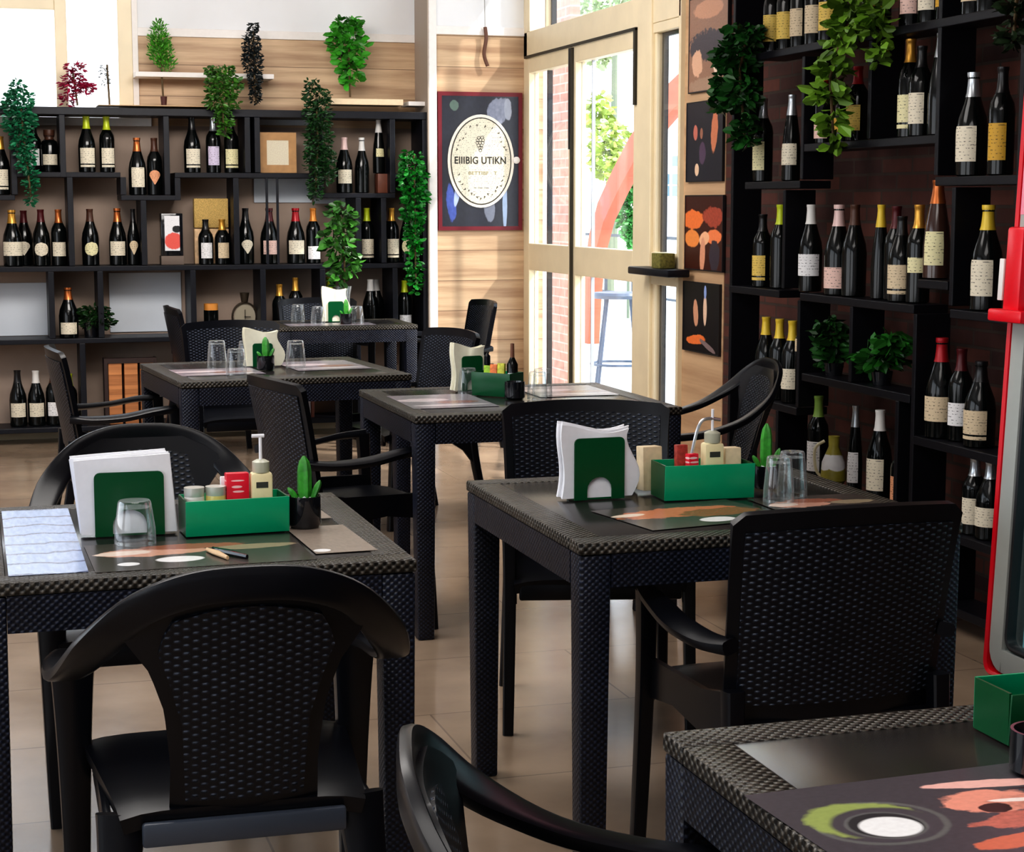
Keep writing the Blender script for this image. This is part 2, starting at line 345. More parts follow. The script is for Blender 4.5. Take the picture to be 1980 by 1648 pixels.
# right wall: brick, wood strip, glazing
bk = brick('dark_red_brick', s2l(104, 56, 44), s2l(58, 30, 28), s2l(70, 54, 46))
struct('wall_right', MB().b2(RX, RX + .1, -2.6, 7.86, 0, 3.15), bk, label='dark red brick wall behind the wine bottles on the right')
pinew = wood('pine_panel', s2l(176, 140, 108), s2l(206, 172, 136), 1, 5.0)
struct('wall_right_panel', MB().b2(RX - .004, RX + .1, 7.86, 8.372, 0, 3.15), pinew, label='narrow light wood wall strip that carries four food pictures')
# glazing frame
G0, G1 = RX - .03, RX + .04
fr = MB()
fr.b2(G0, G1, 8.375, 11.0, 2.35, 2.5, .004).b2(G0, G1, 8.375, 11.0, 3.05, 3.15)
fr.b2(G0 - .01, G1, 8.75, 8.95, 0, 3.05, .004).b2(G0, G1, 10.93, 11.0, 0, 3.05, .004).b2(G0, G1, 8.372, 8.40, 0, 3.05, .004)
fr.b2(G0, G1, 8.40, 8.75, 1.02, 1.187, .004).b2(G0, G1, 8.40, 8.75, 0, .1, .004)
fr.b2(G0, G1, 8.40, 8.75, 2.3, 2.349, .004)
struct('trim_5', fr, M['cream'], label='cream aluminium frame around the glazed entrance doors')
fr2 = MB().b2(G0, G1, 8.375, 8.75, 2.5, 3.15)
struct('trim_6', fr2, M['cream'], label='plain cream panel above the sidelight')
g = MB()
g.b2(RX + .0, RX + .006, 8.95, 10.93, 2.5, 3.05)
o = struct('window_3', MB().b2(G0, G1, 8.95, 9.0, 2.5, 3.05, .003).b2(G0, G1, 10.88, 10.93, 2.5, 3.05, .003).b2(G0 + .02, G1, 10.60, 10.63, 2.5, 3.05), M['cream'], label='transom window above the entrance doors')
gp = g.obj('pane', pane_mat('door_pane'), o, None)
MB().b2(RX + .02, RX + .05, 10.575, 10.60, 2.5, 3.05).obj('gasket', M['gasket'], o, None)
o = struct('window_2', MB().b2(G0 + .01, G1, 8.72, 8.75, .1, 2.3, .003), M['cream'], label='tall narrow sidelight window right of the entrance doors')
MB().b2(RX, RX + .006, 8.40, 8.72, .1, 1.02).b2(RX, RX + .006, 8.40, 8.72, 1.187, 2.3).obj('pane', pane_mat('door_pane'), o, None)
MB().b2(RX + .008, RX + .035, 8.69, 8.715, .1, 1.02).b2(RX + .008, RX + .035, 8.69, 8.715, 1.187, 2.3).b2(RX + .008, RX + .03, 8.40, 8.70, 2.28, 2.3).obj('gasket', M['gasket'], o, None)
def leaf(name, y0, y1, st, label, near_gasket, far_gasket):
    o = MB()
    o.b2(G0 - .005, G1 - .01, y0, y0 + st, .02, 2.335, .004).b2(G0 - .005, G1 - .01, y1 - st, y1, .02, 2.335, .004)
    for z0, z1 in ((.02, .14), (1.02, 1.187), (2.245, 2.335)): o.b2(G0 - .005, G1 - .01, y0 + st, y1 - st, z0, z1, .004)
    o = struct(name, o, M['cream'], label=label)
    MB().b2(RX, RX + .006, y0 + st, y1 - st, .14, 1.02).b2(RX, RX + .006, y0 + st, y1 - st, 1.187, 2.245).obj('pane', pane_mat('door_pane'), o, None)
    gk = MB()
    for z0, z1 in ((.14, 1.02), (1.187, 2.245)): gk.b2(RX + .01, RX + .02 + near_gasket, far_gasket, far_gasket + near_gasket, z0, z1)
    gk.obj('gasket', M['gasket'] if near_gasket > .012 else mat('pale_gasket', s2l(170, 178, 190), .5), o, None)
    return o
d1 = leaf('door_1', 10.03, 10.93, .06, 'left glazed leaf of the cream entrance door with brick seen behind', .02, 10.62)
MB().b2(G0 - .02, G0 - .005, 10.03, 10.055, 1.75, 2.33).obj('gasket', M['gasket'], d1, None)
d2 = leaf('door_2', 8.955, 10.02, .055, 'right glazed leaf of the cream entrance door', .01, 9.80)
MB().b2(G0 - .02, G0 - .005, 9.995, 10.02, .1, 2.33).b2(G0 - .02, G0 - .003, 8.955, 8.985, 1.95, 2.345).b2(G0 - .02, G0 - .004, 8.955, 10.93, 2.335, 2.35).obj('gasket', mat('dark_olive_seal', (.03, .025, .015), .6), d2, None)
# back window top left
wf = MB()
wf.b2(.90, .985, WY - .02, WY + .06, 1.91, 3.0, .004).b2(-1.3, .985, WY - .02, WY + .06, 2.92, 3.0, .004)
wf.b2(.53, .60, WY - .015, WY + .05, 1.91, 2.92, .004).b2(-.6, .53, WY - .015, WY + .05, 2.59, 2.68, .004).b2(-.66, -.58, WY - .015, WY + .05, 1.91, 2.92, .004)
o = struct('window_1', wf, M['cream'], label='bright window with beige frame at the top left of the back wall')
MB().b2(-1.3, .90, WY + .02, WY + .026, 1.96, 2.92).obj('pane', pane_mat('window_pane', (1, 1, 1), .04), o, None)
MB().b2(-1.3, 1.09, WY - .026, WY + .05, 1.905, 1.955, .004).b2(.985, 1.02, WY - .02, WY, 1.95, 3.0, .003).obj('sill', M['trimwhite'], o, None)
cur = MB()
def curt(u, v): return (-1.25 + u * 2.1, WY + .045 + .012 * math.sin(u * 70), 1.93 + v * .98)
cur.sheet(curt, 160, 2)
cm = bpy.data.materials.new('sheer_curtain'); cm.use_nodes = True
nt = cm.node_tree; nt.nodes.clear(); oo = N(nt, 'ShaderNodeOutputMaterial'); t1 = N(nt, 'ShaderNodeBsdfTransparent'); t2 = N(nt, 'ShaderNodeBsdfTranslucent'); t2.inputs[0].default_value = (.95, .95, .97, 1)
mx = N(nt, 'ShaderNodeMixShader'); mx.inputs[0].default_value = .35; L(nt, t1.outputs[0], mx.inputs[1]); L(nt, t2.outputs[0], mx.inputs[2]); L(nt, mx.outputs[0], oo.inputs[0])
tag(cur.obj('curtain', cm, None, 60, 'open'), 'thin white sheer curtain hanging in the bright top left window', 'curtain')

# ---------------------------------------------------------------- outdoors
grd = mat('pale_paving', s2l(225, 222, 215), .8, var=.05, scale=2)
tag(MB().b2(RX + .12, 26, -4, 40, -.12, -.02).obj('patio', grd, None, None), 'sunlit pale paved terrace outside the doors', 'patio', kind='structure')
ob = brick('pink_brick', s2l(226, 182, 166), s2l(212, 162, 146), s2l(230, 208, 198))
p = onX(1079, 400, 3.95)
tag(MB().b2(3.83, 3.9, onX(1101, 400, 3.83).y, onX(1057, 400, 3.83).y, -.02, 3.4).obj('brick_column', ob, None, None), 'pinkish brick column outside behind the left door leaf', 'column')
# red curved beam
bp_ = [(1150, 520), (1156, 470), (1172, 410), (1200, 350), (1232, 290), (1270, 232), (1310, 185), (1370, 130)]
pts = []
for q in bp_:
    v = onX(q[0], q[1], 6.2); pts.append(v)
pts[0].z = max(pts[0].z, .8)
base = pts[0].copy(); pts = [Vector((6.2, base.y + .15, -.02)), Vector((6.2, base.y + .08, .5))] + pts
tag(MB().sweep(pts, Vector((0, .7, .3)), .30, .14, 8, .4).obj('curved_beam', mat('terracotta_paint', s2l(190, 98, 72), .6, var=.06, scale=3), None, 40), 'large terracotta coloured curved beam rising outside the right door leaf', 'beam')
# ---------------------------------------------------------------- foliage
def leafmat(name, c, var=.5, tr=.25):
    if name in _mc: return _mc[name]
    m, nt, b = newmat(name); c = [x * .72 for x in c]; c[0] *= 1.12
    g = N(nt, 'ShaderNodeNewGeometry'); r = N(nt, 'ShaderNodeValToRGB')
    r.color_ramp.elements[0].color = rgb([x * (1 - var) for x in c]); r.color_ramp.elements[1].color = rgb([min(1, x * (1 + var * 1.5)) for x in c])
    L(nt, g.outputs['Random Per Island'], r.inputs['Fac']); L(nt, r.outputs['Color'], b.inputs['Base Color'])
    b.inputs['Roughness'].default_value = .4
    _mc[name] = m
    return m
def leafset(blobs, n, size, seed=1, slim=.5, droop=.5, up=0.0):
    """many separate bent leaves scattered through ellipsoids (centre, rx, ry, rz)"""
    rnd = random.Random(seed); mb = MB(); tot = sum(b[1] * b[3] for b in blobs)
    for c, rx, ry, rz in blobs:
        k = max(3, int(n * rx * rz / tot))
        for _ in range(k):
            while True:
                q = Vector((rnd.uniform(-1, 1), rnd.uniform(-1, 1), rnd.uniform(-1, 1)))
                if q.length < 1: break
            p = Vector(c) + Vector((q.x * rx, q.y * ry, q.z * rz))
            d = Vector((q.x + rnd.uniform(-.7, .7), q.y + rnd.uniform(-.7, .7), rnd.uniform(-1, .5) * droop + up)).normalized()
            s = size * rnd.uniform(.6, 1.25); sd = d.cross(Vector((rnd.uniform(-1, 1), rnd.uniform(-1, 1), rnd.uniform(-1, 1)))).normalized(); nn = d.cross(sd)
            w = s * slim
            v = [p, p + d * s * .35 + sd * w * .5 + nn * s * .06, p + d * s * .75 + sd * w * .4, p + d * s - nn * s * .12, p + d * s * .75 - sd * w * .4, p + d * s * .35 - sd * w * .5 + nn * s * .06, p + d * s * .5 - nn * s * .05]
            mb.add(v, [(0, 1, 6), (1, 2, 6), (2, 3, 6), (3, 4, 6), (4, 5, 6), (5, 0, 6)])
    return mb
def pxblobs(lst, plane, val, depth=.8):
    out = []
    for px, py, rx, ry in lst:
        c = onY(px, py, val) if plane == 'y' else onX(px, py, val)
        d = (c - Vector((0, 0, H))).dot(FW)
        out.append((c, rx * d / F, max(.02, rx * d / F * depth), ry * d / F) if plane == 'y' else (c, max(.02, rx * d / F), rx * d / F, ry * d / F))
    return out
def plant(name, label, lst, n, size, color, plane='y', val=10.9, slim=.5, droop=.5, up=0, stem=None, pot=None, seed=1, group=None, base=None):
    """plant > foliage, stem, pot"""
    bl = pxblobs(lst, plane, val)
    root = thing(name, label, 'plant', base if base else bl[-1][0])
    def rel(b): return [(Vector(c) - root.location, x, y, z) for c, x, y, z in b]
    leafset(rel(bl), n, size, seed, slim, droop, up).obj('foliage', leafmat('leaf_' + name + str(seed), color), root, None, 'open')
    if stem:
        pts = [(onY(a, b, val) if plane == 'y' else onX(a, b, val)) - root.location for a, b in stem]
        MB().tube(pts, .006, 6).obj('stem', mat('brown_stem', s2l(90, 70, 40), .7), root)
    if pot:
        r, z0, z1, mm = pot[:4]
        MB().lathe([(r * .8, 0), (r, z1 - z0), (r * .9, z1 - z0), (r * .85, (z1 - z0) * .85)], 18).obj('pot', mm, root)
        pass
    return root
# outdoor trees and bushes
def bush(name, label, lst, x, n, size, color, seed, trunk=None):
    bl = pxblobs(lst, 'x', x); base = Vector((x, bl[0][0].y, -.02))
    root = thing(name, label, 'tree' if trunk else 'bush', base)
    leafset([(Vector(c) - base, a, b_, d) for c, a, b_, d in bl], n, size, seed, .6).obj('foliage', leafmat('leaf_out' + str(seed), color, .5), root, None, 'open')
    if trunk: MB().tube([(0, 0, 0), (0, .05, bl[0][0].z * .5), tuple(Vector(bl[0][0]) - base)], [.09, .07, .05]).obj('trunk', mat('grey_bark', s2l(120, 130, 110), .9), root)
    elif name == 'garden_bush': MB().tube([(0, 0, 0), (0, 0, bl[0][0].z * .9)], .02).obj('stem', mat('grey_bark', s2l(120, 130, 110), .9), root)
    return root
bush('garden_tree', 'sunlit yellow green tree outside behind the right door leaf', [(1180, 290, 38, 60), (1160, 220, 22, 45), (1205, 330, 30, 40)], 10, 900, .14, s2l(185, 215, 110), 3, True)
bush('garden_tree', 'pale green treetop outside above the door transom', [(1190, 15, 70, 25), (1160, 100, 25, 30)], 12, 700, .16, s2l(190, 220, 170), 4, True)
bush('garden_bush', 'mid green bush outside just right of the curved beam', [(1216, 400, 20, 60), (1222, 450, 14, 30)], 8, 900, .09, s2l(90, 170, 90), 5)
bush('garden_bush', 'small green shrub outside between the two door leaves', [(1107, 300, 8, 60), (1107, 420, 8, 40)], 8.4, 300, .1, s2l(170, 200, 110), 6)
# fence, stool, building
fx = 9.0
rl = thing('terrace_railing', 'thin dark metal railing outside behind the glass doors', 'railing', (fx, 0, -.02))
zt, zb = onX(1200, 456, fx).z, .15
y0, y1 = onX(1330, 456, fx).y - .3, onX(1100, 456, fx).y + .5
drk = mat('grey_rail_metal', s2l(70, 80, 92), .5)
MB().b2(-.02, .02, y0, y1, zt, zt + .04).b2(-.015, .015, y0, y1, zb, zb + .03).obj('rail', drk, rl, None)
k = 0
while y0 + k * 1.15 < y1:
    MB().b2(-.02, .02, y0 + k * 1.15, y0 + k * 1.15 + .04, 0, zt + .02).obj('post', drk, rl, None); k += 1
bl = thing('far_building', 'pale white building with small windows far outside the sidelight', 'building', (16, 0, -.02))
yb = onX(1296, 400, 16).y
MB().b2(0, .5, yb - 2.5, yb + 1.0, 0, onX(1296, 300, 16).z + .0).obj('wall', mat('pale_render', s2l(245, 246, 250), .8), bl, None)
for a, b in ((1288, 345), (1288, 368), (1306, 345), (1306, 368), (1306, 310)):
    q = onX(a, b, 15.98); MB().b2(-.04, .02, q.y - .16, q.y + .16, q.z - .12, q.z + .12).obj('window', mat('dim_pane', s2l(120, 150, 160), .2), bl, None)
sp_ = onZ(1197, 568, .76)
st = thing('bar_stool', 'round topped bar stool standing outside the lower glass of the doors', 'stool', (sp_.x, sp_.y, -.02))
sm = mat('stool_metal', s2l(88, 102, 122), .4)
MB().lathe([(.02, .74), (.19, .745), (.20, .77), (.19, .79), (.0, .79)], 24).obj('seat', sm, st)
for a in range(4):
    an = a * PI / 2 + .5
    MB().tube([(.13 * math.cos(an), .13 * math.sin(an), .75), (.24 * math.cos(an), .24 * math.sin(an), 0)], .012).obj('leg', sm, st)
ring = [(.21 * math.cos(i * PI / 12), .21 * math.sin(i * PI / 12), .25) for i in range(25)]
MB().sweep(ring, (0, 0, 1), .02, .02, 6, 1).obj('footrest', sm, st)
q = onX(1276, 405, 5.2)
o = MB().lathe([(.02, 0), (.05, .05), (.055, .35), (.03, .42), (0, .43)], 12).obj('umbrella_folded', mat('dark_canvas', (.02, .03, .03), .8), None); o.location = (q.x, q.y, q.z - .2)
o2 = MB().tube([(0, 0, -q.z + .18), (0, 0, .1)], .015).obj('pole', drk, o)
tag(o, 'small dark folded parasol standing outside the sidelight', 'parasol'); 

# ---------------------------------------------------------------- chairs
def interp(keys, t):
    for i in range(len(keys) - 1):
        if t <= keys[i + 1][0]:
            a, b = keys[i], keys[i + 1]; f = (t - a[0]) / (b[0] - a[0]) if b[0] > a[0] else 0; f = f * f * (3 - 2 * f) if 0 else f
            return [x + (y - x) * f for x, y in zip(a[1:], b[1:])]
    return list(keys[-1][1:])
def smooth_path(pts, n=6):
    """Catmull-Rom"""
    P = [Vector(p) for p in pts]; out = []
    for i in range(len(P) - 1):
        p0 = P[max(i - 1, 0)]; p1 = P[i]; p2 = P[i + 1]; p3 = P[min(i + 2, len(P) - 1)]
        for k in range(n):
            t = k / n; out.append(.5 * ((2 * p1) + (p2 - p0) * t + (2 * p0 - 5 * p1 + 4 * p2 - p3) * t * t + (3 * p1 - p0 - 3 * p2 + p3) * t ** 3))
    out.append(P[-1]); return out
def legsweep(p0, p1, w0, w1, t0, t1, R=(1, 0, 0), mid=None):
    pts = [p0] + ([mid] if mid else []) + [p1]; pts = smooth_path(pts, 5) if mid else [Vector(p0), Vector(p1)]
    k = len(pts); return MB().sweep(pts, R, [w0 + (w1 - w0) * i / (k - 1) for i in range(k)], [t0 + (t1 - t0) * i / (k - 1) for i in range(k)], 12, .45)
def seat_mesh(hb, hf, y0, y1, zt):
    def top(u, v):
        y = y0 + (y1 - y0) * v; hw = hb + (hf - hb) * v; x = (u * 2 - 1) * hw
        e = max(abs(u * 2 - 1), 0) ** 6 * .012 + (abs(v * 2 - 1) ** 6) * .012
        return (x, y, zt - e - .012 * (1 - (u * 2 - 1) ** 2) * (1 - (v * 2 - 1) ** 2))
    return MB().sheet(top, 12, 12, .028)
def chair_round():
    r = thing('dining_armchair', 'x', 'chair')
    rs = M['resin']
    half = [(0, -.325, .84), (.09, -.32, .833), (.17, -.295, .80), (.232, -.235, .735), (.272, -.13, .668), (.288, .0, .630), (.286, .12, .618), (.268, .205, .612)]
    pts = smooth_path([(-x, y, z) for x, y, z in half[::-1]] + half[1:], 5)
    R = []; Wd = []; T = []
    for p in pts:
        a = min(1, max(0, (p.z - .65) / .15)); out = Vector((p.x, 0, 0)).normalized() if abs(p.x) > 1e-4 else Vector((0, 0, 1))
        rad = Vector((p.x * 1.0, 0, (p.z - .60))).normalized()
        R.append((out * (1 - a) + rad * a) if abs(p.x) > .02 else Vector((0, 0, 1)))
        Wd.append(.058 + .012 * (1 - abs(2 * a - 1))); T.append(.024 - .004 * a)
    MB().sweep(pts, R, Wd, T, 14, .5).obj('hoop_arms', rs, r)
    hw = lambda z: interp([(.40, .125), (.52, .122), (.62, .132), (.69, .155), (.74, .19), (.775, .205), (.80, .175), (.84, .08)], z)[0]
    yy = lambda x, z: -.205 - .115 * ((z - .40) / .43) + .7 * x * x
    MB().sheet(lambda u, v: ((u * 2 - 1) * hw(.42 + v * .41), yy((u * 2 - 1) * hw(.42 + v * .41), .42 + v * .41), .42 + v * .41), 14, 18, .014).obj('backrest', rs, r)
    wv = MB()
    def wf(off):
        def f(u, v):
            z = .455 + v * (.345); w = interp([(.45, .098), (.60, .104), (.69, .125), (.76, .145), (.80, .12)], z)[0]
            x = (u * 2 - 1) * w; return (x, yy(x, z) + off, z - .03 * (x / .14) ** 2 * v)
        return f
    wv.sheet(wf(-.005), 12, 14, .024)
    wv.obj('wicker_panel', M['weave_back'], r)
    seat_mesh(.205, .25, -.215, .245, .455).obj('seat', rs, r)
    MB().box((0, -.222, .405), (.34, .018, .042), bev=.006).obj('rear_rail', mat('slate_resin', (.045, .055, .075), .3), r)
    MB().box((0, .235, .395), (.46, .016, .05), bev=.006).obj('front_rail', rs, r)
    for s in (-1, 1):
        MB().b2(s * .222 - .008, s * .222 + .008, -.2, .23, .37, .42, .006).obj('side_rail', rs, r)
        legsweep((s * .262, .195, .615), (s * .262, .245, 0), .085, .036, .055, .036, (1, 0, 0), (s * .262, .215, .4)).obj('leg', rs, r)
        legsweep((s * .200, -.175, .43), (s * .245, -.285, 0), .085, .036, .05, .034, (1, 0, 0), (s * .215, -.215, .25)).obj('leg', rs, r)
    return r
def chair_square():
    r = thing('dining_armchair', 'x', 'chair')
    rs = M['resin']
    def hw(z): return .232 + .016 * (z - .44) / .42
    def yy(x, z): return -.225 - .075 * ((z - .42) / .43) ** 1.2 + .75 * x * x
    def bf(u, v):
        s = u * 2 - 1; z = .425 + v * .425; x = s * hw(z)
        rr = max(0, abs(s) - .9) / .1
        z2 = z + (.012 * (1 - s * s) - .018 * rr * rr) * (v ** 8) + .02 * (rr * rr) * ((1 - v) ** 8)
        return (x, yy(x, z), z2)
    MB().sheet(bf, 22, 18, .02).obj('backrest', rs, r)
    def wf(u, v):
        s = u * 2 - 1; z = .465 + v * .35; x = s * (hw(z) - .022); return (x, yy(x, z) - .004, z + .010 * (1 - s * s) * v ** 6)
    MB().sheet(wf, 16, 14, .028).obj('wicker_panel', M['weave_back'], r)
    seat_mesh(.215, .235, -.22, .235, .445).obj('seat', rs, r)
    MB().box((0, .225, .40), (.44, .016, .05), bev=.006).obj('front_rail', rs, r)
    for s in (-1, 1):
        ap = smooth_path([(s * .236, -.225, .59), (s * .252, -.14, .585), (s * .260, -.02, .592), (s * .258, .09, .610), (s * .246, .19, .618)], 5)
        k = len(ap); MB().sweep(ap, [Vector((1, 0, -.25 * s))] * k, [.036 + .02 * math.sin(PI * i / (k - 1)) for i in range(k)], [.03 - .008 * math.sin(PI * i / (k - 1)) for i in range(k)], 12, .5).obj('armrest', rs, r)
        poly = [(-.225, .50), (-.1, .475), (.19, .47), (.20, .36), (.17, .385), (.05, .40), (-.08, .385), (-.17, .33), (-.235, .25)]
        m4 = Matrix.Translation((s * .232, 0, 0)) @ Matrix.Rotation(PI / 2, 4, 'Z')
        MB().prism(poly, .014, m4).obj('side_panel', rs, r)
        legsweep((s * .246, .18, .618), (s * .250, .215, 0), .042, .030, .045, .030, (1, 0, 0), (s * .244, .19, .4)).obj('leg', rs, r)
        legsweep((s * .225, -.215, .50), (s * .238, -.295, 0), .04, .032, .045, .032, (1, 0, 0), (s * .228, -.232, .3)).obj('leg', rs, r)
    return r
CR = chair_round(); CS = chair_square(); usedc = {}
def put_chair(kind, x, y, face, label, sc_=1.0):
    """face = compass angle of the sitter's look, degrees from +y, clockwise"""
    src = CR if kind == 'r' else CS
    o = copy_tree(src) if usedc.get(kind) else src
    usedc[kind] = 1
    o.location = (x, y, 0); o.rotation_euler = (0, 0, -math.radians(face)); o.scale = (sc_,) * 3
    o['label'] = label; o['group'] = 'black resin wicker armchairs'
    return o
put_chair('r', .41, 3.12, 1, 'round-backed black wicker armchair seen from behind in the left foreground')
put_chair('r', .41, 4.40, 180, 'round-backed black armchair on the far side of the left front table, behind the napkins')
put_chair('s', 1.605, 3.34, -1, 'square-backed black wicker armchair seen from behind, right front beside the fridge')
put_chair('s', 1.65, 4.70, 180 + 14, 'square-backed black wicker armchair facing us behind the right front table')
put_chair('r', 2.50, 6.10, -84, 'round-backed black wicker armchair at the right end of the middle table, near the picture strip')
put_chair('s', 1.20, 6.00, 78, 'black armchair in profile pulled up to the left of the middle table')
put_chair('s', .57, 7.48, 88, 'black armchair in profile at far left, against the table before the rack')
put_chair('s', 1.23, 8.62, 176, 'black armchair facing us behind the left middle table with pale placemats')
put_chair('s', 1.87, 7.93, -106, 'black wicker armchair at the right end of the left middle table, facing left')
put_chair('s', 2.68, 10.34, -92, 'slim dark armchair in profile against the plank wall under the poster')
put_chair('s', 1.33, 10.25, 88, 'dark armchair in profile left of the farthest table, before the white panel')
put_chair('s', 2.02, 10.63, 180, 'dark armchair squeezed between the farthest table and the back rack')
put_chair('r', .74, 1.73, 103, 'round-backed black wicker armchair cut off at the bottom, left of the nearest table')

# ---------------------------------------------------------------- tables
def table(x0, x1, y0, y1, label, rot=0, toplook='dark'):
    cx, cy, w, d = (x0 + x1) / 2, (y0 + y1) / 2, (x1 - x0), (y1 - y0)
    r = thing('dining_table', label, 'table', (cx, cy, 0), math.radians(rot), 'square black wicker tables')
    b = .07
    tm = mat('tabletop_panel', s2l(40, 38, 38), .2, var=.15, scale=7, spec=.5)
    MB().b2(-w / 2 + b, w / 2 - b, -d / 2 + b, d / 2 - b, .73, .7485, .001).obj('tabletop', tm, r)
    rim = MB()
    for a in (-1, 1):
        rim.b2(-w / 2, w / 2, a * (d / 2) - (b if a > 0 else 0), a * (d / 2) + (b if a < 0 else 0), .725, .75, .004)
        rim.b2(a * (w / 2) - (b if a > 0 else 0), a * (w / 2) + (b if a < 0 else 0), -d / 2 + b, d / 2 - b, .725, .75, .004)
    rim.obj('wicker_rim', M['weave_top'], r, 30)
    ap = MB(); t = .02
    for a in (-1, 1):
        ap.b2(-w / 2 + .07, w / 2 - .07, a * (d / 2 - .002) - t / 2 * (1 + a), a * (d / 2 - .002) + t / 2 * (1 - a), .655, .724)
        ap.b2(a * (w / 2 - .002) - t / 2 * (1 + a), a * (w / 2 - .002) + t / 2 * (1 - a), -d / 2 + .07, d / 2 - .07, .655, .724)
    ap.obj('apron', M['weave_table'], r, None)
    for sx in (-1, 1):
        for sy in (-1, 1):
            lg = MB().box((sx * (w / 2 - .036), sy * (d / 2 - .036), .362), (.068, .068, .724), bev=.006, taper=.82)
            lg.obj('leg', M['weave_table'], r)
    return r
table(-.03, .81, 3.34, 4.2, 'black wicker table at front left with napkins, green box and cactus')
table(1.165, 2.045, 3.40, 4.28, 'black wicker table at front right with a dark inner panel')
table(1.365, 2.30, 5.64, 6.53, 'black wicker table in the middle with a green box near the doors')
table(.72, 1.66, 7.02, 7.92, 'black table at left middle, pale window glare coloured into its placemats', 5)
table(1.63, 2.43, 9.96, 10.55, 'farthest black table, set against the back wine rack')
table(.846, 1.76, 1.25, 2.133, 'nearest black wicker table, cut off at the bottom right corner')

# ---------------------------------------------------------------- placemats and painted tabletop reflections
TZ = .7505
def mat_at(label, cx, cy, w, h, rot, m, z=TZ, cat='placemat', name='placemat'):
    o = rect_sheet(name, m, w, h); o.location = (cx, cy, z); o.rotation_euler = (0, 0, math.radians(rot)); tag(o, label, cat, 'printed paper placemats'); return o
salmon, wht, gold, blk = s2l(228, 150, 130), s2l(238, 236, 236), s2l(190, 150, 100), (.01, .01, .012)
food1 = printed('placemat_food_close', s2l(76, 70, 76), [
    (.24, .55, .185, .225, 0, s2l(124, 126, 120), .01), (.24, .55, .178, .215, 0, s2l(76, 70, 76), .01), (.215, .60, .165, .185, 8, s2l(148, 160, 92), .05), (.25, .54, .150, .170, 0, s2l(76, 70, 76), .01), (.245, .52, .110, .14, 0, s2l(120, 120, 118), .01), (.245, .52, .104, .134, 0, s2l(50, 48, 52), .01), (.25, .50, .086, .105, 0, wht, .0),
    (.72, .80, .22, .045, -14, s2l(236, 180, 170), .06), (.62, .62, .15, .12, -20, salmon, .10), (.80, .55, .22, .09, -10, salmon, .12), (.70, .40, .22, .09, -5, s2l(210, 120, 104), .14), (.88, .33, .14, .08, 0, salmon, .12), (.52, .22, .15, .06, 10, s2l(205, 110, 84), .09), (.8, .15, .25, .05, 8, s2l(190, 100, 80), .12), (.60, .55, .05, .05, 0, s2l(60, 34, 34), .08), (.78, .47, .10, .018, -12, s2l(70, 38, 36), .05), (.70, .60, .09, .02, -16, s2l(250, 222, 214), .05), (.88, .60, .10, .016, -8, s2l(250, 225, 215), .04), (.66, .34, .08, .02, 6, s2l(60, 34, 34), .06), (.74, .40, .10, .018, -8, s2l(246, 200, 186), .05), (.90, .24, .10, .018, 4, s2l(240, 190, 170), .05), (.86, .70, .14, .012, -10, s2l(64, 40, 42), .03)], .3, ns=14)
food2 = printed('placemat_food_far', s2l(70, 62, 58), [
    (.30, .62, .26, .16, 0, s2l(200, 150, 128), .10), (.5, .75, .25, .10, -5, s2l(150, 92, 70), .10), (.16, .62, .14, .08, 10, s2l(225, 205, 190), .08), (.40, .30, .11, .10, 0, wht, .0), (.16, .22, .05, .06, 0, wht, .0), (.78, .62, .20, .09, 4, s2l(150, 135, 110), .06)], .25, ns=12)
food3 = printed('placemat_copper', s2l(72, 66, 62), [
    (.45, .62, .42, .2, 4, s2l(196, 122, 86), .10), (.7, .5, .28, .16, 0, s2l(140, 92, 60), .10), (.12, .66, .12, .06, 5, s2l(235, 215, 195), .04), (.55, .2, .12, .10, 0, wht, .0)], .25, ns=10)
tanm = printed('tan_reflection', s2l(150, 136, 124), [(.15, .1, .14, .05, 0, wht, .01)], .3, ns=5)  # tan reflection on the tabletop, painted as a sheet
bluem = printed('woodgrain_reflection', s2l(150, 168, 205), [], .22, ns=5, lines=(2.2, s2l(70, 85, 125)))  # window reflection in the grained tabletop, painted as a blue sheet
palem = printed('placemat_pale', s2l(150, 142, 150), [(.3, .6, .3, .12, 0, s2l(215, 200, 205), .06), (.65, .4, .25, .10, 0, s2l(150, 110, 105), .08), (.5, .2, .45, .05, 0, s2l(210, 200, 205), .02)], .22, ns=8)  # print lightened to put window glare into its colour
mat_at('large dark food placemat with white sauce bowl and pink meat on the nearest table', 1.06, 1.725, .42, .30, 3, food1)
mat_at('wood-grain sheet painting the blue window reflection at the left edge of the left front table', .118, 3.77, .145, .74, 0, bluem)
mat_at('dark food placemat under the napkin holder on the left front table', .41, 3.53, .42, .28, 1, food2)
mat_at('tan sheet painting the tabletop reflection at the right edge of the left front table', .689, 3.60, .125, .30, 2, tanm, TZ + .0002)
mat_at('tan sheet painting the tabletop reflection behind the cactus on the left front table', .67, 3.98, .13, .28, 2, tanm)
mat_at('copper printed food placemat on the right front table', 1.515, 3.66, .36, .27, 10, food3)
mat_at('dark placemat partly under the tumblers on the right front table', 1.86, 3.68, .28, .27, 0, food2)
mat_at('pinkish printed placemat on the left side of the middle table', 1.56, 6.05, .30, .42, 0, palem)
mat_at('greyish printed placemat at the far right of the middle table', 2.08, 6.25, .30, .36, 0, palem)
mat_at('placemat with pale window glare in its colour on the left of the left middle table', .95, 7.38, .34, .30, 5, palem)
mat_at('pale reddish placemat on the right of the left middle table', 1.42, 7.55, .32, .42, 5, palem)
mat_at('pale placemat along the front of the farthest table', 1.95, 10.12, .5, .22, 0, palem)

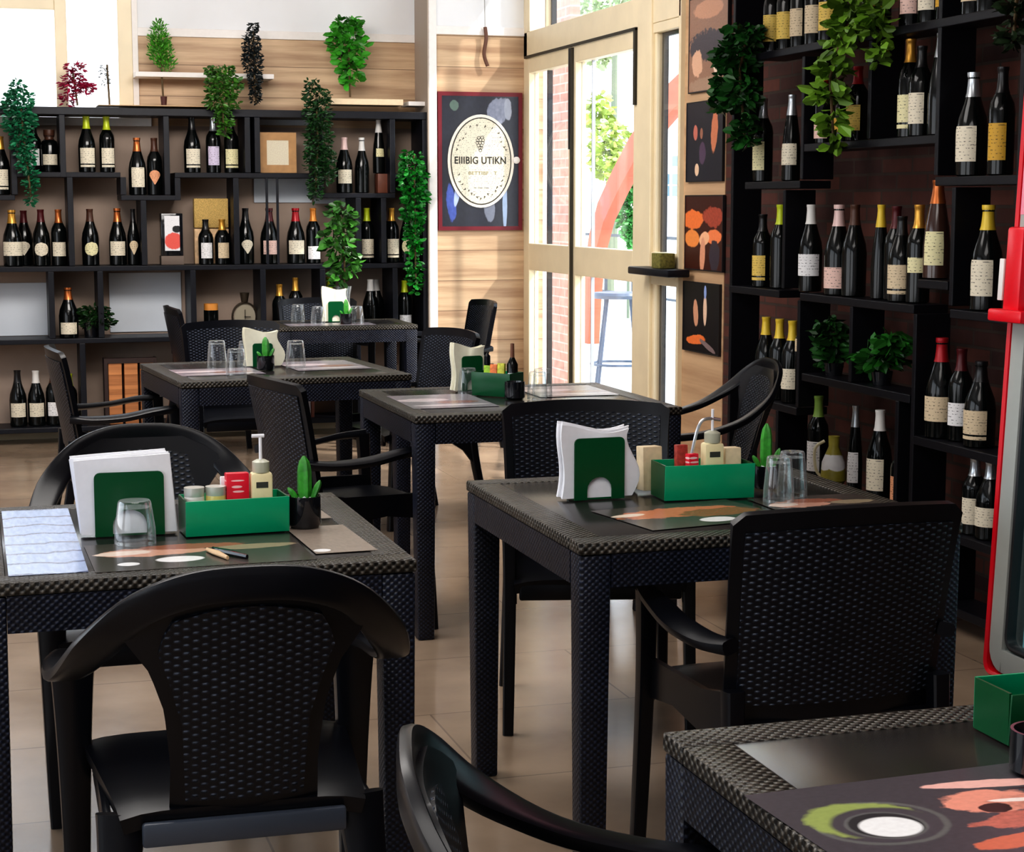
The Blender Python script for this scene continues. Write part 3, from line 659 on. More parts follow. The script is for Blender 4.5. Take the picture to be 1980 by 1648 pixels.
# ---------------------------------------------------------------- table ware
def napkins(label, x, y, w, h, pw, ph, rot=0, m=None, wavy=0, group='napkin holders', zlift=0):
    r = thing('napkin_holder', label, 'napkin holder', (x, y, TZ + .0008), math.radians(rot), group)
    def plate(yo):
        rd = .012; ar = pw * .245; ah = ph * .30; poly = [(-pw / 2, 0), (-pw / 2, ph - rd)]
        poly += [(-pw / 2 + rd - rd * math.cos(a * PI / 8), ph - rd + rd * math.sin(a * PI / 8)) for a in range(1, 5)]
        poly += [(pw / 2 - rd + rd * math.sin(a * PI / 8), ph - rd + rd * math.cos(a * PI / 8)) for a in range(0, 5)]
        poly += [(pw / 2, 0), (ar, 0), (ar, ah * .55)] + [(ar * math.cos(a * PI / 10), ah * .55 + ar * .95 * math.sin(a * PI / 10)) for a in range(1, 10)] + [(-ar, ah * .55), (-ar, 0)]
        return MB().prism(poly, .004, Matrix.Translation((0, yo, 0)))
    plate(-.024).obj('front_plate', M['dgreen'], r)
    plate(.028).obj('rear_plate', M['dgreen'], r)
    MB().b2(-pw / 2, pw / 2, -.02, .025, 0, .004).obj('base', M['dgreen'], r, None)
    nk = MB()
    for i in range(7):
        yy_ = -.018 + i * .0065; dx = random.uniform(-.004, .004); dz = random.uniform(-.004, .004)
        def f(u, v, yy_=yy_, dx=dx, dz=dz, i=i):
            x_ = (u - .5) * w + dx + (wavy * .018 * math.sin(v * 5.5) * (1 if u > .5 else .3))
            z_ = .004 + v * (h + dz) + wavy * .012 * math.sin(u * 4 + 2) * v - (.010 * (1 - u) * v if not wavy else 0)
            return (x_ + (.012 + .004 * i * .3) * v * (-1 if not wavy else .3), yy_ + .004 * math.sin(u * 6 + i) * v, z_)
        nk.sheet(f, 10, 10, .0045)
    nk.obj('napkin_stack', m or M['napkin'], r, 60)
    return r
def tumbler(label, x, y, h=.105, r=.034, up=False):
    g = tumbler_mat(); t = .0025
    prof = [(r * .74, h), (r * .8, h - .004), (r * .98, .03), (r, .0), (r - t, .0), (r * .98 - t, .006)]
    o = MB().lathe([(.001, h - .004)] + prof, 28, cap=False).lathe([(.001, h - .014), (r * .76, h - .014)], 28, cap=False).obj('tumbler', g, None, 40, 'open'); o.location = (x, y, TZ + .001)
    return tag(o, label, 'glass', 'upturned clear tumblers')
def flatbox(label, x, y, w, d, h, rot, front=None):
    r = thing('condiment_box', label, 'condiment box', (x, y, TZ + .0008), math.radians(rot), 'green condiment boxes')
    t = .004; fl = .006
    MB().box((0, -d / 2, h / 2), (w + fl, t, h), Euler((math.radians(4), 0, 0)), .001).obj('front_wall', front or M['green'], r)
    MB().b2(-w / 2, w / 2, d / 2 - t, d / 2, 0, h).obj('rear_wall', M['green'], r, None)
    for s in (-1, 1): MB().b2(s * w / 2 - t / 2, s * w / 2 + t / 2, -d / 2 + t, d / 2 - t, 0, h).obj('side_wall', M['dgreen'], r, None)
    MB().b2(-w / 2 + t, w / 2 - t, -d / 2 + t, d / 2 - t, 0, .003).obj('base', M['dgreen'], r, None)
    return r
def pump(label, x, y, h=.13, r=.022, z=TZ + .0045, lever=False, sq=True):
    o = thing('pump_bottle', label, 'bottle', (x, y, z), 0, 'hand gel pump bottles')
    body = mat('cream_bottle_label', s2l(240, 226, 180), .4, var=.06, scale=40)
    MB().box((0, 0, h * .47), (r * 2, r * 1.5, h * .94), bev=.006).obj('body', body, o)
    MB().lathe([(r * .75, h * .94), (r * .8, h * .97), (r * .8, h * 1.12), (r * .4, h * 1.16)], 16).obj('collar', mat('clear_grey_cap', s2l(190, 190, 170), .3), o)
    ps = MB().tube([(0, 0, h * 1.1), (0, 0, h * 1.55)], .0035).obj('pump_stem', M['napkin'], o)
    pts = [(.008, 0, h * 1.56), (-.018, 0, h * 1.56)] if not lever else [(.02, 0, h * 1.35), (-.015, 0, h * 1.38), (-.035, 0, h * 1.25), (-.052, 0, h * .75)]
    MB().tube(smooth_path(pts, 4), .004).obj('spout', M['napkin'] if not lever else M['steel'], ps)
    MB().box((0, -r * .76, h * .74), (r * 1.1, .0008, h * .10)).obj('label_mark', mat('dark_print', (.05, .05, .04), .5), o)
    return o
def jar(label, x, y, z=TZ + .0045, r=.021, h=.06, fill=(.9, .8, .4)):
    o = thing('condiment_jar', label, 'jar', (x, y, z), 0, 'small condiment jars')
    MB().lathe([(r * .9, 0), (r, .006), (r, h * .8), (r * .85, h * .9), (r * .85, h * .92)], 18).obj('glass', mat('jar_fill_%d' % int(fill[2] * 100), fill, .25), o)
    MB().lathe([(r, h * .8), (r * 1.02, h * .82), (r * 1.02, h), (0, h)], 18).obj('lid', mat('pearl_lid', s2l(215, 214, 205), .25, metal=.3), o)
    return o
def packet(label, x, y, w, h, d, m, z=TZ + .0045, rot=0, name='sachet_box'):
    o = MB().box((0, 0, h / 2), (w, d, h), bev=.002).obj(name, m, None); o.location = (x, y, z + (.0015 if z > TZ + .004 else 0)); o.rotation_euler = (math.radians(-3), 0, math.radians(rot)); return tag(o, label, 'sachets', 'condiment packets')
redpk = printed('red_sachet', s2l(226, 24, 52), [(0, .101, .014, .0018, 0, s2l(250, 190, 190), .0), (-.002, .088, .011, .0028, 0, s2l(250, 190, 190), .0), (.001, .078, .012, .0022, 0, s2l(250, 190, 190), .0)], .35)
def cactus(label, x, y, r=.033, ph=.06, ch=.085, n=3, seed=1):
    o = thing('potted_cactus', label, 'cactus', (x, y, TZ + .0016), 0, 'small cacti in black pots')
    MB().lathe([(r * .85, 0), (r, .008), (r, ph), (r * .9, ph), (r * .88, ph * .85), (0, ph * .85)], 24).obj('pot', M['pot'], o); pt = o.children[0]
    pb = MB()
    rn = random.Random(seed)
    for i in range(14):
        a = rn.uniform(0, 6.28); q = r * .7 * math.sqrt(rn.random()); s = rn.uniform(.004, .008)
        pb.lathe([(0, -s * .6), (s, 0), (0, s * .6)], 7, (q * math.cos(a), q * math.sin(a), ph * .9 + .002))
    pb.obj('pebbles', mat('white_pebbles', s2l(225, 228, 230), .5), pt)
    gm = mat('cactus_green', s2l(60, 150, 50), .4, var=.35, scale=60)
    def column(cx, cy, rr, z0, h, tx=0, ty=0):
        m_ = MB(); vs = []; n_ = 20; k = 9
        for j in range(k):
            t = j / (k - 1); rad = rr * math.sqrt(max(0.02, 1 - (max(0, t - .55) / .46) ** 2)) * (.85 + .15 * min(1, t * 4))
            for i in range(n_):
                a = 2 * PI * i / n_; q = rad * (1 + .16 * math.cos(5 * a)); vs.append((cx + tx * t + q * math.cos(a), cy + ty * t + q * math.sin(a), z0 + h * t))
        fs = [(j * n_ + i, j * n_ + (i + 1) % n_, (j + 1) * n_ + (i + 1) % n_, (j + 1) * n_ + i) for j in range(k - 1) for i in range(n_)] + [tuple((k - 1) * n_ + i for i in range(n_))]
        m_.add(vs, fs); return m_
    column(0, 0, r * .40, ph * .85, ch).obj('stem', gm, o, 50)
    for i in range(n):
        a = [PI * .95, -.3, 1.6, 4][i]; column(r * .45 * math.cos(a), r * .45 * math.sin(a), r * .2, ph * .85, ch * (.45 if i else .3), .018 * math.cos(a), .01 * math.sin(a)).obj('stem', gm, o, 50)
    return o

# left front table
napkins('white napkins in a dark green arched holder on the left front table', .298, 3.775, .195, .168, .142, .134, -2)
tumbler('clear upturned tumbler before the napkin holder on the left front table', .300, 3.665, .088, .042)
flatbox('bright green condiment box on the left front table, full of jars', .512, 3.752, .212, .10, .075, 3)
jar('small white-lidded jar at the left of the green box on the left front table', .430, 3.745, h=.093, fill=(.8, .75, .7))
jar('small yellow jar, second from the left in the green box on the left front table', .475, 3.748, h=.093, fill=(.75, .62, .2))
packet('bright red sachet packet upright in the left front green box', .521, 3.752, .048, .117, .03, redpk, name='sachet_packet')
pump('cream pump bottle with white pump in the left front green box', .572, 3.755, .125, .023)
packet('white paper packet behind the red one in the left front green box', .508, 3.785, .035, .105, .012, M['napkin'], name='sachet_packet')
cactus('small green cactus in a glossy black pot on the left front table', .662, 3.742, .035, .068, .095)
t = thing('folding_knife', 'small tan and black folding knife at the front of the left front table', 'knife', (.452, 3.475, TZ + .001), .2)
MB().sweep([(-.012, .06, .004), (-.008, .02, .005), (-.004, -.04, .004)], (1, 0, 0), [.006, .018, .006], .008, 8, .8).obj('handle', mat('tan_handle', s2l(214, 180, 140), .5), t)
MB().sweep([(.0, .06, .004), (.012, .01, .006), (.032, -.05, .004)], (1, 0, 0), [.006, .022, .007], .010, 8, .8).obj('blade_case', M['pot'], t)
# right front table
napkins('white wavy napkins in a dark green arched holder on the right front table', 1.385, 3.93, .175, .165, .125, .145, 2, wavy=1)
flatbox('bright green condiment box on the right front table, tubs rising behind', 1.635, 3.885, .215, .11, .082, -3)
cupm = mat('ivory_ceramic', s2l(225, 218, 200), .3)
o = MB().lathe([(.018, 0), (.024, .004), (.028, .05), (.025, .05), (.02, .006), (0, .006)], 18).obj('small_cup', cupm, None); o.location = (1.497, 4.02, TZ + .001); tag(o, 'small ivory cup behind the napkins on the right front table', 'cup')
packet('tan paper condiment tub at the left of the green box on the right front table', 1.538, 3.975, .05, .105, .04, mat('tan_card', s2l(225, 205, 170), .6, var=.08, scale=60), rot=4)
packet('short dark red packet beside the tan tub on the right front table', 1.592, 3.907, .028, .115, .02, mat('mixed_red_pack', s2l(170, 60, 50), .5, var=.4, scale=90), rot=0, name='sachet_packet')
packet('pink and red sachet packet in the middle of the right front green box', 1.606, 3.872, .026, .098, .02, redpk, rot=8, name='sachet_packet')
pump('cream pump bottle with steel lever in the right front green box', 1.660, 3.885, .13, .024, lever=True)
packet('low tan card tub at the right of the green box on the right front table', 1.713, 3.895, .040, .106, .04, mat('tan_card', s2l(225, 205, 170), .6), rot=-3)
tumbler('clear upturned tumbler, left of the pair on the right front table', 1.775, 3.76, .105, .036)
tumbler('clear upturned tumbler, right of the pair on the right front table', 1.842, 3.83, .105, .036)
cactus('green cactus in a black pot standing behind the tumblers on the right front table', 1.83, 3.95, .033, .055, .11, 2, 5)
# middle table
napkins('ivory napkins drooping in a holder at the back of the middle table', 1.745, 6.36, .135, .165, .085, .13, 12, M['napcream'], 1)
tumbler('upturned tumbler at the left of the green box on the middle table', 1.715, 6.27, .092, .036)
r = flatbox('dark green condiment box turned sideways on the middle table', 1.80, 6.17, .16, .09, .085, -50, M['dgreen'])
o = MB().lathe([(.028, 0), (.036, .006), (.036, .062), (.032, .062), (.03, .05), (0, .05)], 22).obj('black_pot', M['pot'], None); o.location = (1.822, 6.035, TZ + .001); tag(o, 'small black pot in front of the green box on the middle table', 'pot')
o = thing('sauce_bottle', 'small dark sauce bottle with a long brown neck on the middle table', 'bottle', (1.845, 6.14, TZ + .004))
MB().lathe([(.018, 0), (.02, .01), (.02, .11), (.008, .135)], 16).obj('body', M['glassdark'], o)
MB().lathe([(.008, .135), (.007, .185), (0, .186)], 10).obj('neck', mat('brown_cap', s2l(110, 70, 50), .5), o)
MB().sheet(lambda u, v: (.0206 * math.sin((u - .6) * 2), -.0206 * math.cos((u - .6) * 2), .03 + v * .05), 8, 2).obj('label', M['napkin'], o, 40, 'open')
tag(MB().tube([(0, 0, 0), (.004, 0, .09)], .003).add([], []).lathe([(.0, .085), (.012, .10), (.012, .13), (0, .145)], 10).obj('spoon', M['resin'], None), 'dark spoon standing upright behind the green box on the middle table', 'spoon').location = (1.80, 6.31, TZ + .001)
for i, (dx, dy, c_) in enumerate(((-.03, .035, s2l(150, 190, 40)), (-.014, .010, s2l(225, 120, 60)), (.004, -.022, s2l(190, 190, 60)))):
    packet(['green', 'orange', 'yellow'][i] + ' sachet sticking out of the green box on the middle table', 1.80 + dx, 6.17 + dy, .03, .10 + .006 * i, .012, mat('sachet_col%d' % i, c_, .5, var=.4, scale=80), rot=-50, name='sachet_packet')
tumbler('upturned tumbler right of the black pot on the middle table, nearer one', 1.895, 6.00, .098, .036)
tumbler('upturned tumbler right of the black pot on the middle table, farther one', 1.945, 6.10, .098, .036)
# left middle table
napkins('ivory napkins in a holder in the middle of the left middle table', 1.165, 7.56, .15, .15, .085, .10, 0, M['napcream'], 1)
for i, (px, py, h_) in enumerate(((420, 712, .115), (457, 725, .105), (478, 705, .10), (572, 712, .115))):
    q = onZ(px, py, TZ); tumbler('upturned tumbler on the left middle table, ' + ['leftmost and rear', 'second from the left, front', 'just left of the napkins', 'alone right of the cactus'][i], q.x, q.y, h_, .042)
q = onZ(514, 716, TZ); cactus('dark cactus in a black pot before the ivory napkins on the left middle table', q.x, q.y, .036, .06, .085, 2, 8)
# farthest table
for i, (px, py) in enumerate(((573, 621), (615, 627), (690, 626))):
    q = onZ(px, py, TZ); tumbler('upturned tumbler on the farthest table, ' + ['leftmost', 'middle one of three', 'rightmost, by the bottles'][i], q.x, min(q.y, 10.40), .10, .042)
q = onZ(648, 622, TZ); napkins('ivory napkins fanned in a holder on the farthest table', q.x - .005, 10.32, .15, .19, .09, .12, 0, M['napcream'], 1)
cactus('black potted cactus before the napkins on the farthest table', q.x + .015, 10.10, .034, .06, .09, 2, 9)
v = thing('vase_plant', 'variegated pothos in a clear vase on the farthest table', 'plant', (onY(664, 580, 10.45).x, 10.45, TZ + .001))
MB().lathe([(.03, 0), (.038, .05), (.04, .14), (.05, .20), (.046, .20), (.037, .14), (.034, .05), (0, .01)], 20).obj('vase', tumbler_mat(), v)
bl_ = pxblobs([(662, 420, 26, 30), (655, 465, 30, 36), (668, 505, 24, 26), (655, 540, 16, 16)], 'y', 10.45)
leafset([(c - v.location, a, b, d) for c, a, b, d in bl_], 300, .06, 21, .6, .8).obj('foliage', leafmat('leaf_vase', s2l(58, 118, 44), .8), v, None, 'open')
MB().tube([(0, 0, .05), (.01, 0, .3), (0, 0, .6)], .006).obj('stem', mat('brown_stem', s2l(90, 70, 40), .7), v)
# nearest table
q = onZ(1965, 1436, TZ)
flatbox('dark green box at the right end of the nearest table, cut by the frame', q.x + .10, q.y + .03, .235, .09, .068, 0, M['dgreen'])
q = onZ(1985, 1500, TZ); o = MB().lathe([(.03, 0), (.038, .006), (.038, .055), (.034, .055), (.03, .045), (0, .045)], 24).obj('black_pot', M['pot'], None); o.location = (q.x + .02, q.y, TZ + .001); tag(o, 'glossy black pot at the right frame edge on the nearest table', 'pot')

# ---------------------------------------------------------------- wine racks
def part(root, name, m, *b, bev=.003): return MB().b2(*b, bev=bev).obj(name, m, root, None)
rb = thing('wine_rack', 'wide black open wine rack along the back wall, with stepped shelves', 'rack', (0, FY, 0))
D0, D1 = 0, .30
def bh(x0, x1, z, t=.03, d1=.30): part(rb, 'shelf_board', M['rack'], x0, x1, D0, d1, z - t, z)
UPB_ = []; UPR_ = []
def bv(x, z0, z1, t=.03, d1=.30): UPB_.append((x, z0, z1)); part(rb, 'upright', M['rack'], x - t / 2, x + t / 2, D0 + .001, d1, z0, z1)
bh(-.5, 2.752, 2.0, .045)
for a in ((-.5, .26, 1.485), (.275, .525, 1.62), (.555, .87, 1.62), (.87, 1.19, 1.485), (1.19, 2.06, 1.62), (2.06, 2.545, 1.50), (2.545, 2.752, 1.62), (-.5, 2.752, 1.065), (-.5, 1.27, .635), (1.31, 2.752, .635), (-.5, 2.752, .105)): bh(*a)
for x, z0, z1 in ((.26, 1.487, 1.955), (.54, 1.59, 1.955), (.575, 1.067, 1.59), (.885, 1.487, 1.592), (1.145, 1.487, 1.955), (1.205, 1.455, 1.59), (1.63, 1.622, 1.955), (1.69, 1.622, 1.955), (2.075, 1.502, 1.955), (2.53, 1.502, 1.955),
                 (1.0, 1.067, 1.455), (1.555, 1.067, 1.59), (2.31, 1.067, 1.47), (2.47, 1.067, 1.47),
                 (.45, .637, 1.035), (.735, .637, 1.035), (1.285, .637, 1.035), (1.71, .637, 1.035), (2.08, .637, 1.035), (2.54, .637, 1.035),
                 (.62, .107, .605), (1.2, .107, .605), (1.75, .107, .605), (2.3, .107, .605)): bv(x, z0, z1, .034)
bv(2.735, 0, 1.954, .03)
for x in (-.45, .62, 1.75): part(rb, 'foot', M['rack'], x - .02, x + .02, .02, .28, 0, .074)
MB().b2(1.735, 1.75, .003, .010, 1.067, 1.6).obj('hanging_strap', M['rack'], rb, None)
MB().b2(1.80, 1.815, .003, .010, 1.067, 1.6).obj('hanging_strap', M['rack'], rb, None)
rr_ = thing('wine_rack', 'tall black wine rack against the dark brick wall on the right', 'rack', (3.1, 0, 0))
def rh(y1, y0, z, t=.03): part(rr_, 'shelf_board', M['rack_r'], 0, .135, y0, y1, z - t, z)
def rv(y, z0, z1, t=.024): UPR_.append((y, z0, z1)); part(rr_, 'upright', M['rack_r'], .001, .134, y - t / 2, y + t / 2, z0, z1)
for a in ((6.86, 3.6, 2.045), (6.4, 5.4, 1.665), (6.95, 6.43, 1.525), (5.40, 3.6, 1.525), (7.1, 6.6, 1.09), (6.41, 5.52, 1.09), (5.28, 3.6, 1.09), (5.50, 5.30, 1.18), (6.95, 6.42, .635), (6.38, 5.53, .778), (5.50, 3.6, .64), (6.4, 3.6, .345), (7.1, 3.6, .10), (7.1, 3.6, 2.6)): rh(*a)
for y, z0, z1 in ((7.085, .1, 2.57), (6.60, .1, .605), (6.42, 1.53, 2.0), (6.42, .64, 1.06), (5.88, 1.667, 2.015), (5.98, .78, 1.06), (5.40, 1.53, 2.57), (5.51, .35, 1.06), (5.28, 1.10, 1.49), (5.62, .35, .748), (4.90, .1, 2.0), (4.2, .1, 2.57), (6.0, 2.047, 2.57), (6.40, .1, .315), (5.3, .1, .315), (6.57, 1.1, 1.49)): rv(y, z0, z1)
for y in (7.05, 5.6, 3.7): part(rr_, 'foot', M['rack_r'], .01, .125, y - .02, y + .02, 0, .07)

# ---------------------------------------------------------------- bottles
PROF = dict(
    bord=[(.030, 0), (.037, .004), (.0375, .19), (.034, .215), (.020, .245), (.0145, .262), (.0135, .31), (.0155, .312), (.0155, .32), (0, .32)],
    burg=[(.034, 0), (.041, .004), (.042, .15), (.038, .185), (.026, .225), (.0165, .262), (.0135, .31), (.0155, .312), (.0155, .32), (0, .32)],
    champ=[(.038, 0), (.046, .004), (.047, .14), (.042, .18), (.028, .225), (.018, .262), (.0155, .30), (.018, .302), (.018, .32), (0, .32)],
    tall=[(.030, 0), (.037, .004), (.0375, .11), (.033, .17), (.024, .23), (.015, .285), (.0135, .31), (.0155, .312), (.0155, .32), (0, .32)],
    short=[(.03, 0), (.04, .004), (.042, .20), (.035, .235), (.02, .25), (.019, .27), (.026, .272), (.026, .32), (0, .32)])
_bm = {}
def rad_at(shape, z):
    p = PROF[shape]
    for a, b in zip(p, p[1:]):
        if a[1] <= z <= b[1] and b[1] > a[1]: return a[0] + (b[0] - a[0]) * (z - a[1]) / (b[1] - a[1])
    return p[-2][0]
def body_mesh(shape, m):
    k = ('b', shape, m.name)
    if k not in _bm: _bm[k] = MB().lathe(PROF[shape], 20).mesh('wine_bottle', m, 40)
    return _bm[k]
def cap_mesh(shape, c, short=False):
    k = ('c', shape, c, short)
    if k not in _bm:
        m = mat('capsule_' + c, CAPS[c][0], CAPS[c][1], metal=CAPS[c][2])
        z0 = .285 if short else .245 if shape != 'burg' else .25
        pr = [(rad_at(shape, z) + .0012, z) for z in (z0, z0 + .012, .28, .30, .311)]; pr = [q for q in pr if q[1] >= z0 - 1e-6]; pr = sorted(set(pr), key=lambda q: q[1])
        top = PROF[shape][-2][0] + .0012
        _bm[k] = MB().lathe(pr + [(top, .313), (top, .3215), (0, .3215)], 16).mesh('capsule', m, 40)
    return _bm[k]
CAPS = dict(yellow=(s2l(222, 190, 60), .35, .1), lime=(s2l(190, 205, 40), .35, .1), copper=(s2l(190, 110, 60), .3, .7), gold=(s2l(214, 160, 70), .3, .6), maroon=(s2l(80, 18, 24), .35, .2),
            black=(s2l(18, 16, 18), .3, 0), white=(s2l(225, 222, 218), .4, 0), red=(s2l(165, 20, 32), .35, .2), silver=(s2l(190, 195, 200), .25, .8), orange=(s2l(220, 140, 60), .35, .3), brown=(s2l(78, 48, 34), .4, .1), pink=(s2l(222, 190, 185), .4, .1), green=(s2l(120, 150, 70), .35, .1))
LABC = dict(cream=s2l(228, 218, 196), white=s2l(234, 232, 232), yellow=s2l(222, 190, 96), beige=s2l(216, 196, 164), lilac=s2l(208, 196, 220), pale=s2l(230, 222, 176), gold=s2l(206, 160, 52), pink=s2l(232, 196, 184), copper=s2l(226, 160, 120))
def label_mat(c):
    n = 'label_' + c
    if n in _mc: return _mc[n]
    m, nt, b = newmat(n); col_ = LABC[c]
    uv = N(nt, 'ShaderNodeUVMap'); mp = N(nt, 'ShaderNodeMapping'); mp.inputs['Scale'].default_value = (120, 1, 1); L(nt, uv.outputs[0], mp.inputs[0])
    sp = N(nt, 'ShaderNodeSeparateXYZ'); L(nt, uv.outputs[0], sp.inputs[0])
    f = N(nt, 'ShaderNodeMath', operation='MULTIPLY', i_1=95.0); L(nt, sp.outputs[1], f.inputs[0])
    fr_ = N(nt, 'ShaderNodeMath', operation='FRACT'); L(nt, f.outputs[0], fr_.inputs[0])
    lt = N(nt, 'ShaderNodeMath', operation='LESS_THAN', i_1=.28); L(nt, fr_.outputs[0], lt.inputs[0])
    no = N(nt, 'ShaderNodeTexNoise'); no.inputs['Scale'].default_value = 130; L(nt, uv.outputs[0], no.inputs['Vector'])
    gt = N(nt, 'ShaderNodeMath', operation='GREATER_THAN', i_1=.56); L(nt, no.outputs['Fac'], gt.inputs[0])
    mu = N(nt, 'ShaderNodeMath', operation='MULTIPLY'); L(nt, lt.outputs[0], mu.inputs[0]); L(nt, gt.outputs[0], mu.inputs[1])
    mx = N(nt, 'ShaderNodeMix', data_type='RGBA'); L(nt, mu.outputs[0], mx.inputs[0]); mx.inputs[6].default_value = rgb(col_); mx.inputs[7].default_value = rgb([x * .25 for x in col_])
    L(nt, mx.outputs[2], b.inputs['Base Color']); b.inputs['Roughness'].default_value = .6
    _mc[n] = m
    return m
def lab_mesh(shape, c, kind):
    k = ('l', shape, c, kind)
    if k not in _bm:
        z0, z1, ha = dict(rect=(.055, .135, .95), tall=(.045, .155, .8), low=(.025, .10, .95), oval=(.055, .135, .85), shield=(.06, .14, .75), small=(.10, .15, .7), wide=(.06, .14, 1.25), high=(.12, .20, .8), band=(.05, .14, .95))[kind]
        def wf(t):
            if kind == 'oval': return math.sqrt(max(0, 1 - (2 * t - 1) ** 2))
            if kind == 'shield': return min(1, .06 + 1.5 * t) if t < .65 else math.sqrt(max(0, 1 - ((t - .65) / .36) ** 2))
            return 1
        def f(u, v):
            z = z0 + (z1 - z0) * v; a = (u * 2 - 1) * ha * wf(v); r = rad_at(shape, z) + .0008; return (r * math.sin(a), -r * math.cos(a), z)
        mb = MB().sheet(f, 12, 10)
        if kind == 'band': mb.sheet(lambda u, v: ((rad_at(shape, .04) + .0008) * math.sin((u * 2 - 1) * .95), -(rad_at(shape, .04) + .0008) * math.cos((u * 2 - 1) * .95), .03 + v * .013), 10, 2)
        _bm[k] = mb.mesh('label', label_mat(c), 40, 'open')
    return _bm[k]
SHW = dict(rect='', tall='tall ', low='low ', oval='oval ', shield='shield-shaped ', small='small ', wide='wide ', high='high-set ', band='banded ')
def bottle(p, h, rot, shape, cap, lab, kind, label, glass=None, group='wine bottles', wid=1.0, capshort=False):
    m = glass or M['glassdark']
    o = link('wine_bottle', body_mesh(shape, m), None, p, rot); s = h / .32; o.scale = (wid, wid, s)
    tag(o, label, 'bottle', group)
    if cap: link('capsule', cap_mesh(shape, cap, capshort), o)
    if lab: link('label', lab_mesh(shape, lab, kind), o)
    return o
WID = dict(back=1.22, right=1.12)
UPB, UPRT, PLACED = UPB_, UPR_, []
def row(side, rowname, z, items, plane, hmax=.34):
    nth = ['first', 'second', 'third', 'fourth', 'fifth', 'sixth', 'seventh', 'eighth', 'ninth', 'tenth', 'eleventh', 'twelfth', 'thirteenth', 'fourteenth', 'fifteenth', 'sixteenth']
    items = sorted(items, key=lambda t: t[0])
    for i, it in enumerate(items):
        px, yt, cap, lab, kind, shape = it[:6]; ex = it[6] if len(it) > 6 else {}
        pl = plane + ex.get('d', 0); zz = ex.get('z', z)
        if side == 'back':
            a = onY(px, yt, pl); rot = random.uniform(-.12, .12)
        else:
            a = onX(px, yt, pl); rot = -.95 + random.uniform(-.15, .15)
        h = ex.get('h') or min(.36, max(.2, a.z - zz)); h = min(h, ex.get('hm', hmax))
        rad = (max(q[0] for q in PROF[shape]) + .0015) * WID[side] * ex.get('w', 1); sg = 1 if side == 'back' else -1
        ax = 0 if side == 'back' else 1; c = a.x if ax == 0 else a.y
        if side == 'right': a.x = plane + max(-.01, min(.02, ex.get('d', 0) * .2))
        for _ in range(6):
            for (u, z0, z1) in (UPB if side == 'back' else UPRT):
                if z0 < zz + h and z1 > zz + .02 and abs(c - u) < rad + .0185: c = u + (rad + .019) * (1 if c > u else -1)
            for (u, v, z2, r2) in PLACED:
                if z2 == (side, zz):
                    o_ = a.y if ax == 0 else a.x
                    dd = math.hypot(c - u, o_ - v)
                    if dd < rad + r2 - .0005: c = u + math.sqrt(max(0, (rad + r2) ** 2 - (o_ - v) ** 2)) * sg
        if ax == 0: a.x = c
        else: a.y = c
        PLACED.append((c, a.y if ax == 0 else a.x, (side, zz), rad))
        pos = Vector((a.x, a.y, zz + .001))
        g = ex.get('glass')
        capw = (cap + '-capped ')
        gl = 'brown ' if g else ''
        lw = ('%s%s label' % (SHW[kind], lab)) if lab else 'no visible label'
        bottle(pos, h, rot, shape, cap, lab, kind, '%s%swine bottle, %s, %s along the %s' % (capw, gl, lw, nth[i], rowname), g, wid=ex.get('w', 1) * WID[side], capshort=ex.get('cs', False))
B1, B2, R1 = 1.62, 1.065, 11.13
row('back', "back rack's top shelf", B1, [
    (64, 240, 'black', 'white', 'tall', 'bord', {'d': .05}), (105, 252, 'brown', 'cream', 'rect', 'short'), (166, 222, 'lime', 'cream', 'band', 'burg'), (205, 222, 'lime', 'cream', 'band', 'bord'),
    (370, 224, 'black', 'cream', 'band', 'burg'), (411, 222, 'silver', 'lilac', 'tall', 'bord'), (446, 224, 'black', 'pale', 'band', 'bord'), (742, 228, 'white', 'pale', 'small', 'tall', {'w': .85, 'z': 1.622})], R1, .33)
row('back', "back rack's stepped boxes", 1.485, [
    (4, 262, 'gold', 'cream', 'band', 'burg'), (264, 265, 'copper', 'cream', 'tall', 'champ', {'w': .92}), (303, 262, 'brown', 'copper', 'shield', 'bord'), (665, 260, 'pink', 'cream', 'rect', 'burg', {'z': 1.5}), (699, 260, 'white', None, 'rect', 'champ', {'z': 1.5, 'w': .8})], R1 - .04)
row('back', "back rack's middle shelf", B2, [
    (22, 407, 'gold', 'cream', 'wide', 'champ'), (45, 408, 'maroon', 'cream', 'shield', 'burg', {'d': .12}), (78, 406, 'maroon', 'cream', 'oval', 'burg'), (117, 406, 'copper', 'cream', 'rect', 'bord'), (173, 405, 'brown', 'pale', 'oval', 'burg'),
    (226, 403, 'copper', 'cream', 'rect', 'champ', {'w': .92}), (269, 405, 'black', 'beige', 'shield', 'burg', {'w': .72}), (397, 425, 'black', 'white', 'tall', 'bord', {'d': -.03}), (429, 425, 'gold', 'beige', 'tall', 'bord', {'d': -.03}), (474, 402, 'black', 'cream', 'shield', 'burg'),
    (520, 398, 'maroon', 'pink', 'rect', 'champ'), (571, 396, 'red', 'cream', 'rect', 'champ'), (605, 396, 'orange', 'white', 'low', 'bord')], R1)
row('back', "back rack's middle shelf, right end", B2, [
    (709, 398, 'lime', 'cream', 'band', 'bord'), (732, 396, 'brown', 'pink', 'high', 'bord', {'d': .1}), (757, 382, 'gold', 'cream', 'band', 'bord'), (785, 400, 'black', 'pale', 'oval', 'burg', {'w': .8}), (806, 408, 'pink', None, 'rect', 'tall', {'w': .6})], R1)
